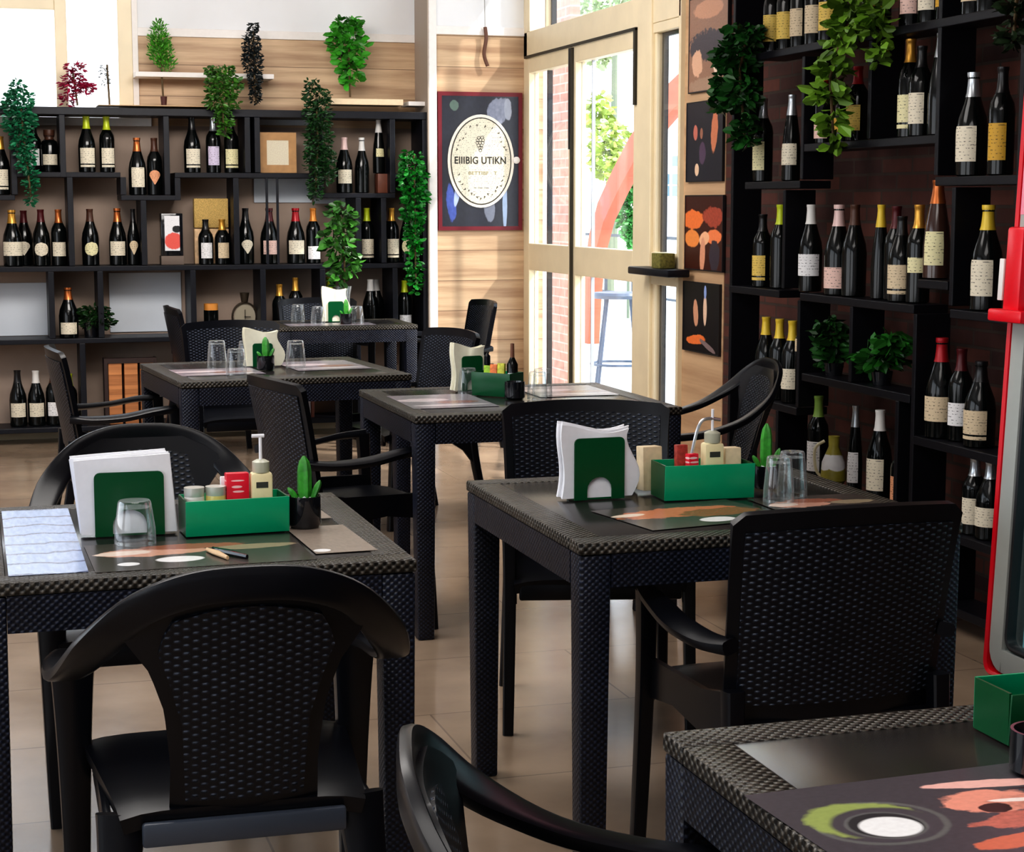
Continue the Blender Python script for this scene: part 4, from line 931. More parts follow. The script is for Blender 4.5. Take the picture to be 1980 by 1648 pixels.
row('back', "back rack's lower shelf", .635, [
    (131, 557, 'copper', 'cream', 'low', 'champ', {'d': -.05}), (540, 545, 'gold', None, 'rect', 'bord', {'h': .30}), (571, 530, 'gold', 'white', 'high', 'bord', {'h': .34}), (634, 526, 'lime', None, 'rect', 'bord'), (716, 541, 'white', None, 'rect', 'burg'), (733, 541, 'white', None, 'rect', 'burg', {'d': .1}), (782, 543, 'lime', 'white', 'low', 'bord')], R1)
row('back', "back rack's bottom shelf", .105, [
    (33, 717, 'black', 'cream', 'rect', 'burg'), (62, 718, 'white', 'cream', 'rect', 'burg'), (88, 716, 'brown', 'white', 'rect', 'bord'), (119, 724, 'lime', 'pale', 'rect', 'bord'), (700, 728, 'maroon', 'cream', 'rect', 'bord')], R1)
XR = 3.165
BR = {'glass': M['glassbrown']}
row('right', "right rack's top shelf", 2.045, [(x, -60, 'black', l_, 'tall', 'bord', {'h': .31}) for x, l_ in ((1497, 'yellow'), (1523, 'yellow'), (1550, 'beige'), (1578, 'beige'), (1605, 'yellow'), (1690, 'gold'), (1764, 'pink'), (1800, 'cream'), (1848, 'gold'), (1885, 'beige'), (1915, 'gold'))], XR)
row('right', "right rack's second shelf", 1.665, [
    (1590, 155, 'red', 'pink', 'low', 'bord', {'w': .9}), (1630, 165, 'yellow', 'gold', 'rect', 'tall', {'w': .8}), (1660, 130, 'red', 'yellow', 'tall', 'bord'), (1758, 90, 'black', 'cream', 'tall', 'bord', {'d': -.06}), (1786, 66, 'beige' if 0 else 'gold', 'pale', 'band', 'bord', {'d': .06})], XR)
row('right', "right rack's stepped third shelf", 1.525, [
    (1478, 112, 'silver', 'pale', 'tall', 'bord'), (1532, 180, 'silver', 'cream', 'wide', 'tall', {'w': .9}), (1822, 60, 'silver', None, 'rect', 'tall', {'z': 1.665}), (1884, 118, 'silver', 'cream', 'tall', 'champ', {'h': .335}), (1941, 112, 'black', 'gold', 'tall', 'bord')], XR)
row('right', "right rack's middle shelf", 1.09, [
    (1476, 392, 'black', 'yellow', 'band', 'bord', {'h': .30}), (1538, 393, 'lime', None, 'rect', 'bord', {'d': .08}), (1570, 352, 'white', 'white', 'wide', 'burg', {'h': .36}), (1600, 396, 'pink', 'pink', 'low', 'champ', {'d': -.06}), (1655, 352, 'brown', None, 'rect', 'burg'), (1706, 350, 'yellow', None, 'rect', 'tall', {'w': .8}),
    (1729, 430, 'black', 'beige', 'band', 'burg', {'d': -.04, 'h': .30}), (1742, 400, 'maroon', None, 'rect', 'bord', {'d': .1}), (1778, 388, 'gold', 'pale', 'small', 'bord', {'d': .04}), (1815, 350, 'copper', 'pale', 'tall', 'tall', {'glass': M['glassbrown'], 'z': 1.18, 'w': 1.1}), (1912, 394, 'yellow', 'cream', 'tall', 'champ')], XR)
row('right', "right rack's fourth shelf", .635, [
    (1482, 606, 'yellow', 'white', 'rect', 'burg', {'h': .33}), (1508, 614, 'yellow', 'cream', 'wide', 'bord', {'h': .33}), (1533, 617, 'yellow', 'cream', 'rect', 'bord', {'h': .33}), (1571, 625, 'lime', 'beige', 'high', 'bord', {'z': .778}),
    (1814, 655, 'red', 'beige', 'rect', 'champ', {'z': .64, 'd': -.02}), (1845, 668, 'maroon', 'white', 'rect', 'bord', {'z': .64, 'd': .08}), (1898, 700, 'black', 'beige', 'band', 'champ', {'z': .64})], XR)
row('right', "right rack's lower shelf", .345, [
    (1584, 740, 'green', 'white', 'tall', 'bord'), (1655, 786, 'silver', 'white', 'tall', 'tall', {'w': .7}), (1703, 770, 'white', 'cream', 'tall', 'burg'), (1754, 850, 'silver', 'copper', 'tall', 'bord', {'h': .255}), (1885, 938, 'silver', 'cream', 'tall', 'bord', {'h': .255}), (1915, 950, 'silver', 'cream', 'rect', 'burg', {'h': .255})], XR)
# cork-stoppered jug & decor on right rack
q = onX(1897, 760, 3.17)
o = MB().tube([(0, 0, 0), (-.0, -.05, .085)], [.008, .014]).obj('cork_stopper', mat('cork', s2l(196, 142, 84), .8, var=.2, scale=90), None); o.location = (3.12, q.y + .02, .90); 
bpy.data.objects.remove(o)
o = thing('decor_plate', 'small yellow and cream decorative jug low on the right rack', 'jug', (3.165, onX(1612, 880, 3.165).y, .346))
MB().lathe([(.03, 0), (.05, .03), (.045, .10), (.02, .16), (.022, .20), (.0, .20)], 18).obj('jug_body', printed('jug_print', s2l(160, 150, 60), [(.0, .1, .05, .03, 0, wht, .1)], .4), o)
MB().tube(smooth_path([(-.03, .02, .18), (-.065, .03, .15), (-.06, .03, .07), (-.04, .02, .04)], 4), .006).obj('handle', mat('cream_handle', s2l(225, 215, 180), .4), o)

# ---------------------------------------------------------------- other things on the back rack
def pic(label, name, cat, c, w, h, m, frame, fw=.02, facing='y', depth=.02):
    """upright framed sheet; centre c; facing -y or -x"""
    r = thing(name, label, cat, c, 0 if facing == 'y' else -PI / 2)
    o = rect_sheet('print', m, w, h, r, .002); o.rotation_euler = (PI / 2, 0, 0); o.location = (0, -depth + .004, 0)
    f = MB()
    for s in (-1, 1):
        f.b2(s * (w / 2) - fw * (s < 0) , s * (w / 2) + fw * (s > 0), -depth, 0, -h / 2 - fw, h / 2 + fw)
        f.b2(-w / 2, w / 2, -depth, 0, s * (h / 2) - fw * (s < 0), s * (h / 2) + fw * (s > 0))
    f.b2(-w / 2, w / 2, -.003, 0, -h / 2, h / 2)
    f.obj('frame', frame, r, None)
    return r
q = onY(536, 290, 11.14)
pic('small light wood frame with a pale print on the top shelf of the back rack', 'picture_frame', 'picture', (q.x, 11.14, 1.622 + .125), .135, .15, printed('pale_print', s2l(250, 225, 200), [], .5), mat('oak_frame', s2l(196, 150, 100), .5, var=.1, scale=20), .048)
q = onY(740, 350, 11.13)
tag(MB().b2(q.x - .042, q.x + .042, 11.08, 11.18, 1.501, 1.6205, .002).obj('wooden_block', mat('reddish_wood', s2l(110, 62, 44), .5, var=.15, scale=20), None), 'small reddish brown block that lifts one slim bottle in the back rack', 'block')
q = onY(331, 445, 11.1)
o = thing('gift_box', 'black gift box with a white and red label on the back rack', 'box', (q.x, 11.1, 1.067))
MB().b2(-.065, .065, -.05, .05, .055, .31, .004).obj('box', M['pot'], o)
MB().b2(-.068, .068, -.052, .052, 0, .054, .002).obj('stand', mat('taupe_block', s2l(110, 95, 85), .7), o)
l_ = rect_sheet('label', printed('white_red_label', s2l(235, 232, 240), [(.6, .28, .6, .24, 0, s2l(220, 90, 80), .04), (.8, .62, .3, .1, 0, blk, .06)], .4), .09, .21, o, .001); l_.rotation_euler = (PI / 2, 0, 0); l_.location = (0, -.0525, .19)
q = onY(408, 445, 11.2)
o = thing('woven_gift_case', 'golden woven gift case behind two bottles on the middle shelf of the back rack', 'box', (q.x, 11.2, 1.067))
MB().b2(-.105, .105, -.03, .03, .22, .40, .006).obj('lid', mat('golden_burlap', s2l(206, 172, 104), .8, var=.25, scale=160, bump=.4), o)
MB().b2(-.105, .105, -.03, .03, .0, .215, .004).obj('case', mat('pale_straw', s2l(226, 190, 150), .8, var=.25, scale=30), o)
pn = mat('white_board', s2l(214, 220, 228), .4, var=.05, scale=3)  # even pale board colour
def panel(label, a, b, y=11.3235, t=.012):
    p0, p1 = onY(a[0], a[1], y), onY(b[0], b[1], y)
    o = MB().b2(p0.x, p1.x, -t / 2, t / 2, p1.z, p0.z, .002).obj('white_panel', pn, None, None); o.location = (0, y, 0); return tag(o, label, 'panel', 'white boards behind the back rack')
panel('large white board behind the back rack, at the far left edge', (-30, 548), (103, 648))
panel('large white board behind the back rack, right of the dark bushy potted plant', (210, 528), (352, 640))
panel('grey white board behind the middle of the back rack, under the picture frame', (490, 336), (603, 392))
panel('narrow white board behind the back rack, right of the hanging straps', (607, 383), (668, 394))
panel('slim white board high behind the picture frame in the back rack', (498, 223), (600, 243))
q = onY(472, 580, 11.2)
o = thing('mantel_clock', 'round vintage metal clock on the lower shelf of the back rack', 'clock', (q.x, 11.18, .636))
rg = [(.078 * math.cos(i * PI / 14), 0, .10 + .088 * math.sin(i * PI / 14)) for i in range(29)]
brz = mat('aged_bronze', s2l(70, 60, 48), .5, metal=.5)
MB().sweep(rg, (0, 1, 0), .03, .012, 8, .7).obj('ring', brz, o)
MB().lathe([(.0, -.004), (.07, -.004), (.07, .004), (0, .004)], 24).obj('face', mat('clock_face', s2l(170, 160, 140), .5), o); fc_ = bpy.data.objects[[c.name for c in o.children if c.name.startswith('face')][0]]; fc_.rotation_euler = (PI / 2, 0, 0); fc_.location = (0, .005, .100); fc_.scale = (.95, 1.15, 1)
MB().box((0, -.012, .115), (.004, .002, .06)).box((.015, -.012, .10), (.04, .002, .004)).obj('hands', M['resin'], o)
MB().lathe([(.02, .19), (.022, .2), (.03, .25), (0, .25)], 12).obj('finial', brz, o)
q = onY(408, 600, 11.1)
o = thing('candle_jar', 'dark candle jar with an amber top on the lower shelf of the back rack', 'candle', (q.x, 11.1, .636))
MB().lathe([(.04, 0), (.045, .01), (.045, .15), (0, .15)], 18).obj('jar', M['glassdark'], o)
MB().lathe([(.043, .15), (.043, .19), (0, .19)], 18).obj('lid', mat('amber_wax', s2l(225, 150, 70), .4), o)
q = onY(255, 770, 11.1)
o = thing('wooden_crate', 'orange slatted wooden crate on the bottom shelf of the back rack', 'crate', (q.x, 11.1, .106))
om = wood('orange_slats', s2l(150, 90, 50), s2l(215, 145, 90), 0, .03, .6)
dk = mat('dark_wood', s2l(50, 32, 28), .6)
for i in range(3): MB().b2(-.14 + i * .095, -.06 + i * .095, -.05, .05, .0, .37, .003).obj('slat_panel', om, o, None)
MB().b2(-.165, -.143, -.06, .06, 0, .40).b2(.138, .15, -.06, .06, 0, .40).b2(-.143, .138, -.055, -.0, .37, .40).b2(-.143, .138, .052, .06, 0, .37).obj('frame', dk, o, None)
for i in range(6):
    q = onY(566 + i * 7, 790, 11.12); b_ = MB().b2(-.010, .010, -.07, .07, 0, .15 + .02 * (i % 3), .002).obj('book', mat('book_cover%d' % (i % 3), [s2l(210, 205, 200), s2l(170, 160, 160), s2l(120, 70, 55)][i % 3], .6), None); b_.location = (q.x, 11.12, .106); tag(b_, 'slim book seen under the left middle table, %s from the left' % ['first', 'second', 'third', 'fourth', 'fifth', 'sixth'][i], 'book', 'slim books on the bottom rack shelf')
# floating white ledges
def ledge(label, a, b, y, d, m):
    p0, p1 = onY(a[0], a[1], y), onY(b[0], b[1], y)
    o = MB().b2(p0.x, p1.x, 0, d, p1.z, p0.z, .003).obj('wall_shelf', m, None, None); o.location = (0, y, 0); return tag(o, label, 'shelf', 'ledges above the back rack')
ledge('long white floating wall shelf above the rack, right of the window', (262, 138), (530, 153), 11.12, .21, M['trimwhite'])
ledge('pale wood plank lying on the rack under the pothos', (640, 190), (780, 204), 11.05, .2, mat('pale_plank', s2l(240, 215, 180), .5, var=.05))
ledge('short white block at the right end of the rack top', (790, 196), (822, 205), 11.05, .2, M['trimwhite'])
ledge('thin tan plank lying on the left part of the rack top', (190, 202), (460, 208), 11.04, .25, mat('tan_plank', s2l(214, 180, 140), .5, var=.05))

# ---------------------------------------------------------------- plants on the back rack
tp = mat('tiny_brown_pot', s2l(80, 40, 36), .6)
plant('trailing_plant', 'blue-green trailing plant hanging at the far left of the back rack', [(35, 175, 14, 22), (35, 200, 32, 25), (38, 235, 30, 28), (42, 275, 20, 30), (52, 310, 16, 30), (60, 350, 11, 28), (60, 385, 7, 14)], 1300, .032, s2l(28, 120, 80), val=10.93, seed=31, stem=[(40, 205), (45, 260), (60, 380)], base=onY(38, 205, 10.93))
plant('red_leaf_plant', 'small magenta-leaved sprig standing in the bright window above the rack', [(145, 135, 18, 16), (140, 160, 24, 20), (160, 170, 20, 15), (130, 190, 14, 14)], 420, .036, s2l(150, 10, 62), val=11.12, seed=32, slim=.35, stem=[(150, 204), (145, 170), (140, 135)], base=onY(150, 204, 11.12))
plant('dry_twig', 'tiny grey twig standing in the window right of the magenta sprig', [(202, 148, 8, 22)], 110, .022, s2l(70, 80, 70), val=11.12, seed=33, slim=.25, stem=[(212, 204), (209, 160), (207, 125)], base=onY(212, 204, 11.12))
plant('feathery_plant', 'bright green feathery plant in a tiny brown pot on the rack top', [(308, 52, 12, 14), (306, 75, 20, 22), (312, 105, 24, 24), (322, 125, 18, 16), (308, 90, 20, 30)], 1100, .026, s2l(75, 160, 40), val=11.15, seed=34, slim=.3, up=.7, stem=[(316, 196), (313, 150), (310, 90)], base=onY(317, 203, 11.15), pot=(.02, 0, .05, tp, Vector((0, 0, 0))))
plant('ivy_plant', 'bushy green ivy spilling over the rack top above three bottles', [(425, 138, 28, 14), (432, 165, 34, 26), (430, 195, 32, 20), (432, 225, 16, 22), (436, 250, 9, 16)], 1000, .032, s2l(62, 118, 36), val=10.93, seed=35, base=onY(430, 205, 10.93), stem=[(430, 205), (432, 235), (438, 255)])
plant('dark_column_plant', 'narrow blackish green plant standing before the white wall shelf', [(490, 55, 9, 12), (486, 85, 16, 26), (488, 120, 18, 28), (494, 155, 12, 24), (493, 185, 9, 16)], 1300, .022, s2l(24, 36, 38), val=11.05, seed=36, stem=[(496, 202), (492, 150), (490, 60)], base=onY(496, 203, 11.05))
plant('pothos_plant', 'glossy bright green pothos standing on the pale plank of the rack top', [(675, 50, 26, 18), (672, 80, 34, 24), (676, 110, 28, 22), (678, 138, 20, 18), (677, 158, 10, 12)], 330, .062, s2l(64, 158, 44), val=11.1, seed=37, slim=.62, up=.1, stem=[(677, 188), (676, 150), (674, 70)], base=onY(677, 190, 11.1))
plant('trailing_plant', 'dark green trailing plant hanging over the right half of the rack top', [(603, 165, 14, 14), (612, 190, 28, 22), (616, 225, 28, 30), (616, 265, 26, 34), (612, 305, 22, 36), (630, 320, 18, 40), (610, 360, 14, 30)], 1700, .03, s2l(30, 74, 32), val=10.92, seed=38, stem=[(612, 200), (615, 280), (610, 370)], base=onY(612, 205, 10.92))
plant('basil_plant', 'vivid green leafy plant hanging at the right end of the back rack', [(795, 305, 22, 14), (798, 340, 26, 26), (800, 375, 26, 26), (798, 410, 18, 26), (800, 450, 14, 40), (803, 520, 12, 50)], 800, .04, s2l(24, 128, 38), val=10.93, seed=39, slim=.65, stem=[(800, 300), (802, 400), (804, 560)], base=onY(800, 300, 10.93))
plant('potted_plant', 'dark bushy plant in a black pot on the lower shelf of the back rack', [(182, 605, 30, 14), (188, 622, 30, 16)], 500, .035, s2l(24, 62, 22), val=11.08, seed=40, base=Vector((onY(176, 650, 11.08).x, 11.08, .636)), pot=(.045, 0, .09, M['pot'], Vector((0, 0, 0))))
# right rack plants
plant('trailing_plant', 'dark green ivy hanging at the left end of the right rack, over the top picture', [(1440, 70, 34, 26), (1425, 110, 36, 34), (1412, 160, 26, 32), (1432, 180, 28, 40), (1400, 195, 20, 22), (1440, 250, 16, 36)], 900, .05, s2l(32, 92, 34), 'x', 3.05, seed=41, slim=.6, base=onX(1440, 90, 3.05), stem=[(1445, 60), (1430, 140), (1440, 270)])
plant('pothos_plant', 'yellow green pothos trailing down the middle of the right rack', [(1660, 8, 48, 18), (1640, 40, 34, 22), (1690, 40, 24, 34), (1625, 85, 16, 24), (1608, 135, 22, 22), (1600, 180, 28, 20), (1612, 225, 14, 24), (1612, 270, 12, 20), (1700, 100, 12, 26), (1585, 175, 12, 14)], 420, .062, s2l(110, 158, 50), 'x', 3.04, seed=42, slim=.6, base=onX(1660, 40, 3.04), stem=[(1650, 0), (1625, 80), (1605, 150), (1612, 280)])
plant('trailing_plant', 'dim green leaves hanging at the top right corner of the right rack', [(1965, 15, 20, 14), (1960, 60, 12, 30)], 120, .05, s2l(38, 60, 34), 'x', 3.04, seed=43, slim=.5, base=onX(1965, 10, 3.04), stem=[(1965, 0), (1960, 80)])
plant('potted_plant', 'dark leafy plant beside the lime-capped bottle on the right rack', [(1605, 640, 22, 26), (1615, 675, 24, 26), (1600, 700, 12, 14)], 260, .055, s2l(28, 78, 26), 'x', 3.17, seed=44, slim=.55, base=Vector((3.17, onX(1612, 720, 3.17).y, .779)), pot=(.04, 0, .05, M['pot'], Vector((0, 0, 0))))
plant('potted_plant', 'broad-leaved green plant in the centre of the right rack', [(1700, 690, 38, 20), (1725, 665, 22, 26), (1680, 700, 20, 14)], 240, .06, s2l(40, 110, 36), 'x', 3.17, seed=45, slim=.55, base=Vector((3.17, onX(1705, 740, 3.17).y, .779)), pot=(.04, 0, .05, M['pot'], Vector((0, 0, 0))))

# ---------------------------------------------------------------- poster
pl_, pr_ = onY(845, 177, FY), onY(1008, 445, FY)
cx_, cz_ = (pl_.x + pr_.x) / 2, (pl_.z + pr_.z) / 2; pw_, ph_ = pr_.x - pl_.x, pl_.z - pr_.z
fm = mat('dark_red_frame', s2l(110, 22, 36), .4)
slate = s2l(62, 66, 84)
posterm = printed('poster_slate', s2l(36, 38, 50), [(.12, .18, .06, .14, 8, s2l(70, 90, 170), .12), (.2, .27, .035, .12, -16, s2l(165, 180, 220), .03), (.82, .17, .03, .2, 0, s2l(165, 185, 215), .04), (.62, .13, .07, .10, 0, s2l(110, 115, 130), .10), (.72, .88, .14, .10, 20, s2l(140, 145, 165), .14), (.86, .9, .05, .08, 0, s2l(150, 155, 170), .1), (.16, .93, .06, .04, 0, s2l(90, 110, 100), .1)], .22, ns=9)
po = pic('tall slate poster in a dark red frame with a cream oval wine label', 'wall_poster', 'poster', (cx_, FY - .001, cz_), pw_ - .05, ph_ - .05, posterm, fm, .025)
po.name = 'framed_poster'
def ell(cx, cz, a, b, y0, t, m, name, parent, n=48, hole=None):
    vs = []; fs = []
    mb = MB()
    if hole is None:
        mb.prism([(cx + a * math.cos(2 * PI * i / n), cz + b * math.sin(2 * PI * i / n)) for i in range(n)], t, Matrix.Translation((0, y0, 0)))
    else:
        mb.sweep([(cx + (a - hole / 2) * math.cos(2 * PI * i / n), y0, cz + (b - hole / 2) * math.sin(2 * PI * i / n)) for i in range(n + 1)], (0, 1, 0), t, hole, 6, .6)
    return mb.obj(name, m, parent, None)
oc = onY(928, 312, FY); ox, oz = oc.x - cx_, oc.z - cz_
oa, ob_ = (onY(992, 312, FY).x - onY(864, 312, FY).x) / 2, (onY(928, 222, FY).z - onY(928, 402, FY).z) / 2
ovm = mat('label_cream', s2l(232, 224, 178), .5, var=.08, scale=12); inkm = mat('label_ink', s2l(44, 40, 34), .6); whm = mat('label_border', s2l(238, 228, 214), .5)
ell(ox, oz, oa, ob_, -.023, .003, whm, 'label_border', po)
ell(ox, oz, oa - .022, ob_ - .022, -.0255, .003, ovm, 'oval_label', po)
ell(ox, oz, oa - .018, ob_ - .018, -.0265, .003, inkm, 'label_ring', po, hole=.007)
def text(s, x, z, size, m, parent, sx=1.0, bold=.0, y=-.028, name='lettering'):
    cu = bpy.data.curves.new(name, 'FONT'); cu.body = s; cu.size = size; cu.align_x = 'CENTER'; cu.align_y = 'CENTER'; cu.offset = bold; cu.extrude = .0006; cu.space_character = 1.05
    o = bpy.data.objects.new('tmp', cu); col.objects.link(o)
    dg = bpy.context.evaluated_depsgraph_get(); me = bpy.data.meshes.new_from_object(o.evaluated_get(dg)); bpy.data.objects.remove(o); bpy.data.curves.remove(cu)
    me.name = name; me.materials.clear(); me.materials.append(m)
    t = link(name, me, parent, (x, y, z)); t.rotation_euler = (PI / 2, 0, 0); t.scale = (sx, 1, 1); return t
text('EIIIBIG UTIKN', ox - .005, oz + .003, .062, inkm, po, .86, .0011)
text('BETTIBF · T', ox + .01, oz - .075, .030, mat('faded_ink', s2l(150, 142, 110), .6), po, 1.2, .0002)
text('~ — —', ox, oz - .165, .03, inkm, po, 1.0)
dec = MB(); rn = random.Random(5)
for i in range(44):
    a = 2 * PI * i / 44 + rn.uniform(-.03, .03)
    if abs(math.sin(a)) < .28: continue
    if .9 < a < 2.3 and i % 2: continue
    rr = .84 + rn.uniform(-.05, .03); c = Vector((ox + (oa - .02) * rr * math.cos(a), -.028, oz + (ob_ - .02) * rr * math.sin(a))); l = rn.uniform(.006, .016); an = a + rn.uniform(-1, 1)
    dec.box(c, (l, .001, .004), Euler((0, an, 0))).box(c + Vector((.004, 0, .004)), (.003, .001, l * .8), Euler((0, an + .6, 0)))
dec.obj('ornament', inkm, po, None)
gr = MB()
for i, (a, b) in enumerate([(-.018, .03), (0, .032), (.018, .03), (-.02, .014), (-.002, .014), (.016, .014), (-.012, -.002), (.008, -.002), (-.004, -.018), (.006, -.016), (0, -.032), (-.010, .045), (.012, .047)]):
    n = 14; gr.sweep([(ox - .005 + a + .0095 * math.cos(2 * PI * k / n), -.028, oz + .10 + b + .0095 * math.sin(2 * PI * k / n)) for k in range(n + 1)], (0, 1, 0), .001, .003, 4, 1)
gr.obj('grape_emblem', inkm, po, None)
q = onY(993, 310, FY); tag(MB().lathe([(0, 0), (.022, 0), (.022, .012), (.012, .018), (0, .018)], 18).obj('coat_hook', M['trimwhite'], None), 'small white round hook at the right edge of the oval label', 'hook')
k_ = bpy.data.objects['coat_hook']; k_.location = (q.x + .01, FY - .022, q.z); k_.rotation_euler = (PI / 2, 0, 0)
# hanging cord
p0, p1, p2, p3, p4 = [onY(a, b, FY - .03) for a, b in ((934, -40), (938, 52), (940, 75), (936, 105), (943, 128))]
hc = thing('hanging_cord', 'thin grey cord with a curved dark wooden end hanging above the poster', 'cord', p1)
MB().tube([Vector((p0.x, p0.y, 3.149)) - p1, Vector((0, 0, 0))], .003).obj('cord', mat('grey_cord', s2l(150, 148, 145), .6), hc)
MB().sweep(smooth_path([Vector((0, 0, 0)), p2 - p1, p3 - p1, p4 - p1], 5), (1, 0, 0), .024, .014, 8, .8).obj('wooden_end', mat('dark_walnut', s2l(84, 50, 34), .5), hc)

# ---------------------------------------------------------------- four pictures on the strip
orange, dkr = s2l(232, 120, 60), s2l(60, 18, 20)
pics = [
    ((1335, 0), (1410, 170), 'a rustic brown food scene', 'topmost', printed('pic_a', s2l(150, 112, 92), [(.5, .86, .38, .10, 0, s2l(190, 140, 112), .04), (.5, .48, .5, .16, 0, s2l(70, 62, 72), .14), (.22, .3, .14, .14, 0, s2l(214, 168, 140), .1), (.8, .26, .16, .14, 0, s2l(226, 200, 180), .1), (.5, .06, .5, .08, 0, s2l(160, 130, 110), .1)], .35, ns=16)),
    ((1330, 200), (1400, 350), 'candle-like shapes on dark', 'second from the top', printed('pic_b', s2l(34, 32, 44), [(.78, .62, .09, .26, -6, s2l(196, 120, 88), .06), (.25, .62, .06, .10, 0, s2l(190, 110, 96), .04), (.42, .6, .04, .07, 0, s2l(150, 100, 80), .04), (.45, .35, .09, .14, 0, s2l(80, 60, 84), .06), (.3, .14, .06, .08, 0, s2l(225, 190, 160), .03)], .35, ns=10)),
    ((1327, 378), (1400, 527), 'orange cut fruit and glowing slices', 'third from the top', printed('pic_c', s2l(66, 26, 20), [(.22, .68, .28, .13, 0, orange, .08), (.75, .72, .25, .14, 0, s2l(180, 80, 60), .12), (.2, .42, .2, .12, 0, s2l(235, 140, 70), .05), (.78, .45, .2, .10, 0, s2l(240, 130, 80), .05), (.52, .42, .14, .09, 20, s2l(245, 180, 140), .04), (.48, .2, .07, .24, -4, s2l(214, 150, 120), .04), (.8, .2, .14, .2, 0, s2l(60, 50, 60), .1)], .35, ns=9)),
    ((1323, 543), (1393, 690), 'pale knives over an orange fire', 'lowest', printed('pic_d', s2l(16, 14, 20), [(.62, .62, .05, .22, 0, s2l(225, 190, 165), .02), (.36, .56, .07, .2, 6, s2l(205, 150, 120), .05), (.62, .88, .035, .1, 0, s2l(140, 160, 210), .03), (.38, .17, .26, .07, 6, orange, .10), (.7, .1, .24, .04, -20, s2l(130, 110, 110), .06)], .35, ns=9))]
for i, (a, b, d, pos, m) in enumerate(pics):
    p0, p1 = onX(a[0], a[1], RX - .01), onX(b[0], b[1], RX - .01)
    o = pic('picture of %s, %s on the wood strip' % (d, pos), 'food_picture', 'picture', (RX - .005, (p0.y + p1.y) / 2, (p0.z + p1.z) / 2), abs(p0.y - p1.y) - .02, p0.z - p1.z - .01, m, mat('black_edge', (.012, .01, .012), .5), .006, 'x', .014)
    o['group'] = 'food pictures on the wood strip'
q = onX(1290, 525, RX - .04)
o = thing('small_ledge', 'small black ledge fixed across the sidelight frame beside the doors', 'shelf', (RX - .03, q.y, q.z))
MB().b2(-.12, 0, -.28, .28, -.02, .018, .008).obj('ledge_board', M['rack'], o)
o = MB().b2(-.04, .04, -.06, .06, 0, .075, .004).obj('moss_box', mat('olive_moss', s2l(110, 105, 50), .9, var=.4, scale=80), None); o.location = (RX - .09, q.y - .07, q.z + .019); tag(o, 'small olive green moss box on the black ledge by the doors', 'box')

# ---------------------------------------------------------------- fridge
FX = 2.36
pb = onX(1905, 1300, FX); zb_ = pb.z; yf = pb.y
fr_ = thing('drinks_fridge', 'glass-door drinks fridge with a red edge and red handle at the right frame edge', 'fridge', (FX, yf, 0))
gry = mat('grey_door_frame', s2l(168, 172, 168), .35, var=.04, scale=8)
MB().b2(.05, .60, -.78, -.012, zb_ - .02, 1.95, .01).obj('cabinet', mat('fridge_white', s2l(214, 216, 218), .4), fr_)
MB().b2(.05, .58, -.77, -.02, .03, zb_ - .025).obj('base', mat('dark_grille', (.04, .035, .03), .6, var=.4, scale=120), fr_, None)
for i in range(3): MB().b2(.044, .05, -.76, -.04, .07 + i * .05, .09 + i * .05).obj('vent_slot', M['gasket'], fr_, None)
def rrect(y0, y1, z0, z1, r, n=5):
    out = []
    for cy, cz, a0 in ((y1 - r, z0 + r, -PI / 2), (y1 - r, z1 - r, 0), (y0 + r, z1 - r, PI / 2), (y0 + r, z0 + r, PI)):
        out += [(0, cy + r * math.cos(a0 + PI / 2 * i / n), cz + r * math.sin(a0 + PI / 2 * i / n)) for i in range(n + 1)]
    return out + [out[0]]
MB().sweep(rrect(-.79, -.006, zb_ + .006, 1.90, .03), (1, 0, 0), .05, .018, 8, .7).obj('door_edge', M['redp'], fr_)
MB().sweep([Vector(p) for p in rrect(-.765, -.045, zb_ + .045, 1.86, .03)], (1, 0, 0), .04, .06, 8, .3).obj('door_frame', gry, fr_)
MB().sweep([Vector(p) + Vector((-.003, 0, 0)) for p in rrect(-.735, -.082, zb_ + .082, 1.83, .03)], (1, 0, 0), .03, .012, 8, .5).obj('seal', M['gasket'], fr_)
MB().b2(.0, .006, -.735, -.08, zb_ + .08, 1.83).obj('pane', pane_mat('fridge_pane', (.8, .95, .97), .25), fr_, None)
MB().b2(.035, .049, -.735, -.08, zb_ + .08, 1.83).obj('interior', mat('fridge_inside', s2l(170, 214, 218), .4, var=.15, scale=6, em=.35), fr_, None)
hz0, hz1 = onX(1940, 628, FX - .05).z, onX(1940, 440, FX - .05).z
hd = MB(); hd.b2(-.05, -.02, -.085, -.015, hz0 + .02, hz1 - .0, .008).b2(-.07, .0, -.13, .015, hz0, hz0 + .03, .006).b2(-.04, .0, -.12, -.01, hz1 - .025, hz1, .006)
hd.obj('handle', M['redp'], fr_)
MB().b2(-.052, -.046, -.015, .005, hz0 + .05, hz0 + .15, .002).obj('handle_strip', M['trimwhite'], fr_)
MB().b2(-.02, -.001, -.78, -.02, hz1 + .03, 1.88).obj('header_panel', mat('pink_header', s2l(240, 150, 170), .3), fr_, None)
fr_.rotation_euler = (0, math.radians(2.5), 0)

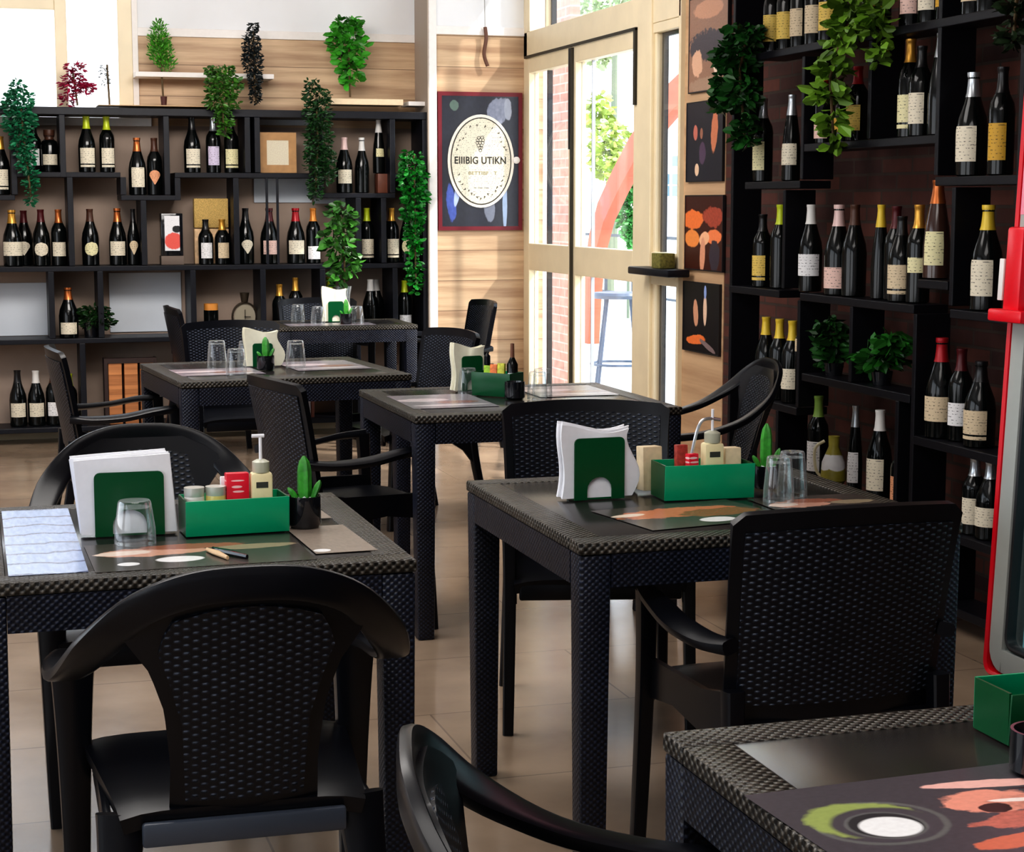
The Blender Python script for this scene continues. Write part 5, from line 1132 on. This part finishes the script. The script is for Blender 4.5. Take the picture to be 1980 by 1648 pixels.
# ---------------------------------------------------------------- light
wd = bpy.data.worlds.new('world'); sc.world = wd; wd.use_nodes = True; nt = wd.node_tree
bg = nt.nodes['Background']; tc = N(nt, 'ShaderNodeTexCoord'); sp = N(nt, 'ShaderNodeSeparateXYZ'); L(nt, tc.outputs['Generated'], sp.inputs[0])
cr = N(nt, 'ShaderNodeValToRGB'); cr.color_ramp.elements[0].position = .0; cr.color_ramp.elements[0].color = (.95, .97, 1, 1); cr.color_ramp.elements[1].position = .6; cr.color_ramp.elements[1].color = (.62, .80, 1, 1)
L(nt, sp.outputs[2], cr.inputs['Fac']); L(nt, cr.outputs['Color'], bg.inputs['Color']); bg.inputs['Strength'].default_value = 2.9
def lamp(name, kind, loc, rot, e, c=(1, 1, 1), size=1, sy=None):
    ld = bpy.data.lights.new(name, kind); ld.energy = e; ld.color = c
    if kind == 'AREA': ld.shape = 'RECTANGLE'; ld.size = size; ld.size_y = sy or size
    if kind == 'SUN': ld.angle = math.radians(2)
    o = bpy.data.objects.new(name, ld); col.objects.link(o); o.location = loc; o.rotation_euler = rot; return o
lamp('sun', 'SUN', (10, 0, 10), (math.radians(25), math.radians(38), 0), 4.0, (1, .95, .88))
lamp('added_fill_light', 'AREA', (.4, 1.8, 3.1), (0, 0, 0), 46, (1, .96, .92), 2.2, 1.6)  # unseen area fill added over the front tables
lamp('added_fill_light', 'AREA', (.3, 5.4, 3.1), (0, 0, 0), 60, (1, .96, .92), 2.2, 1.6)  # unseen area fill added over the middle tables
lamp('added_fill_light', 'AREA', (1.0, 8.0, 3.1), (math.radians(48), 0, 0), 135, (1, .95, .9), 2.2, 1.2)  # added fill, tilted to brighten the back rack
sc.view_settings.view_transform = 'Standard'; sc.view_settings.look = 'Medium High Contrast'; sc.view_settings.exposure = 0; sc.view_settings.gamma = 1
sc.cycles.max_bounces = 8; sc.cycles.transparent_max_bounces = 16; sc.cycles.caustics_reflective = False; sc.cycles.caustics_refractive = False
sc.cycles.use_denoising = True
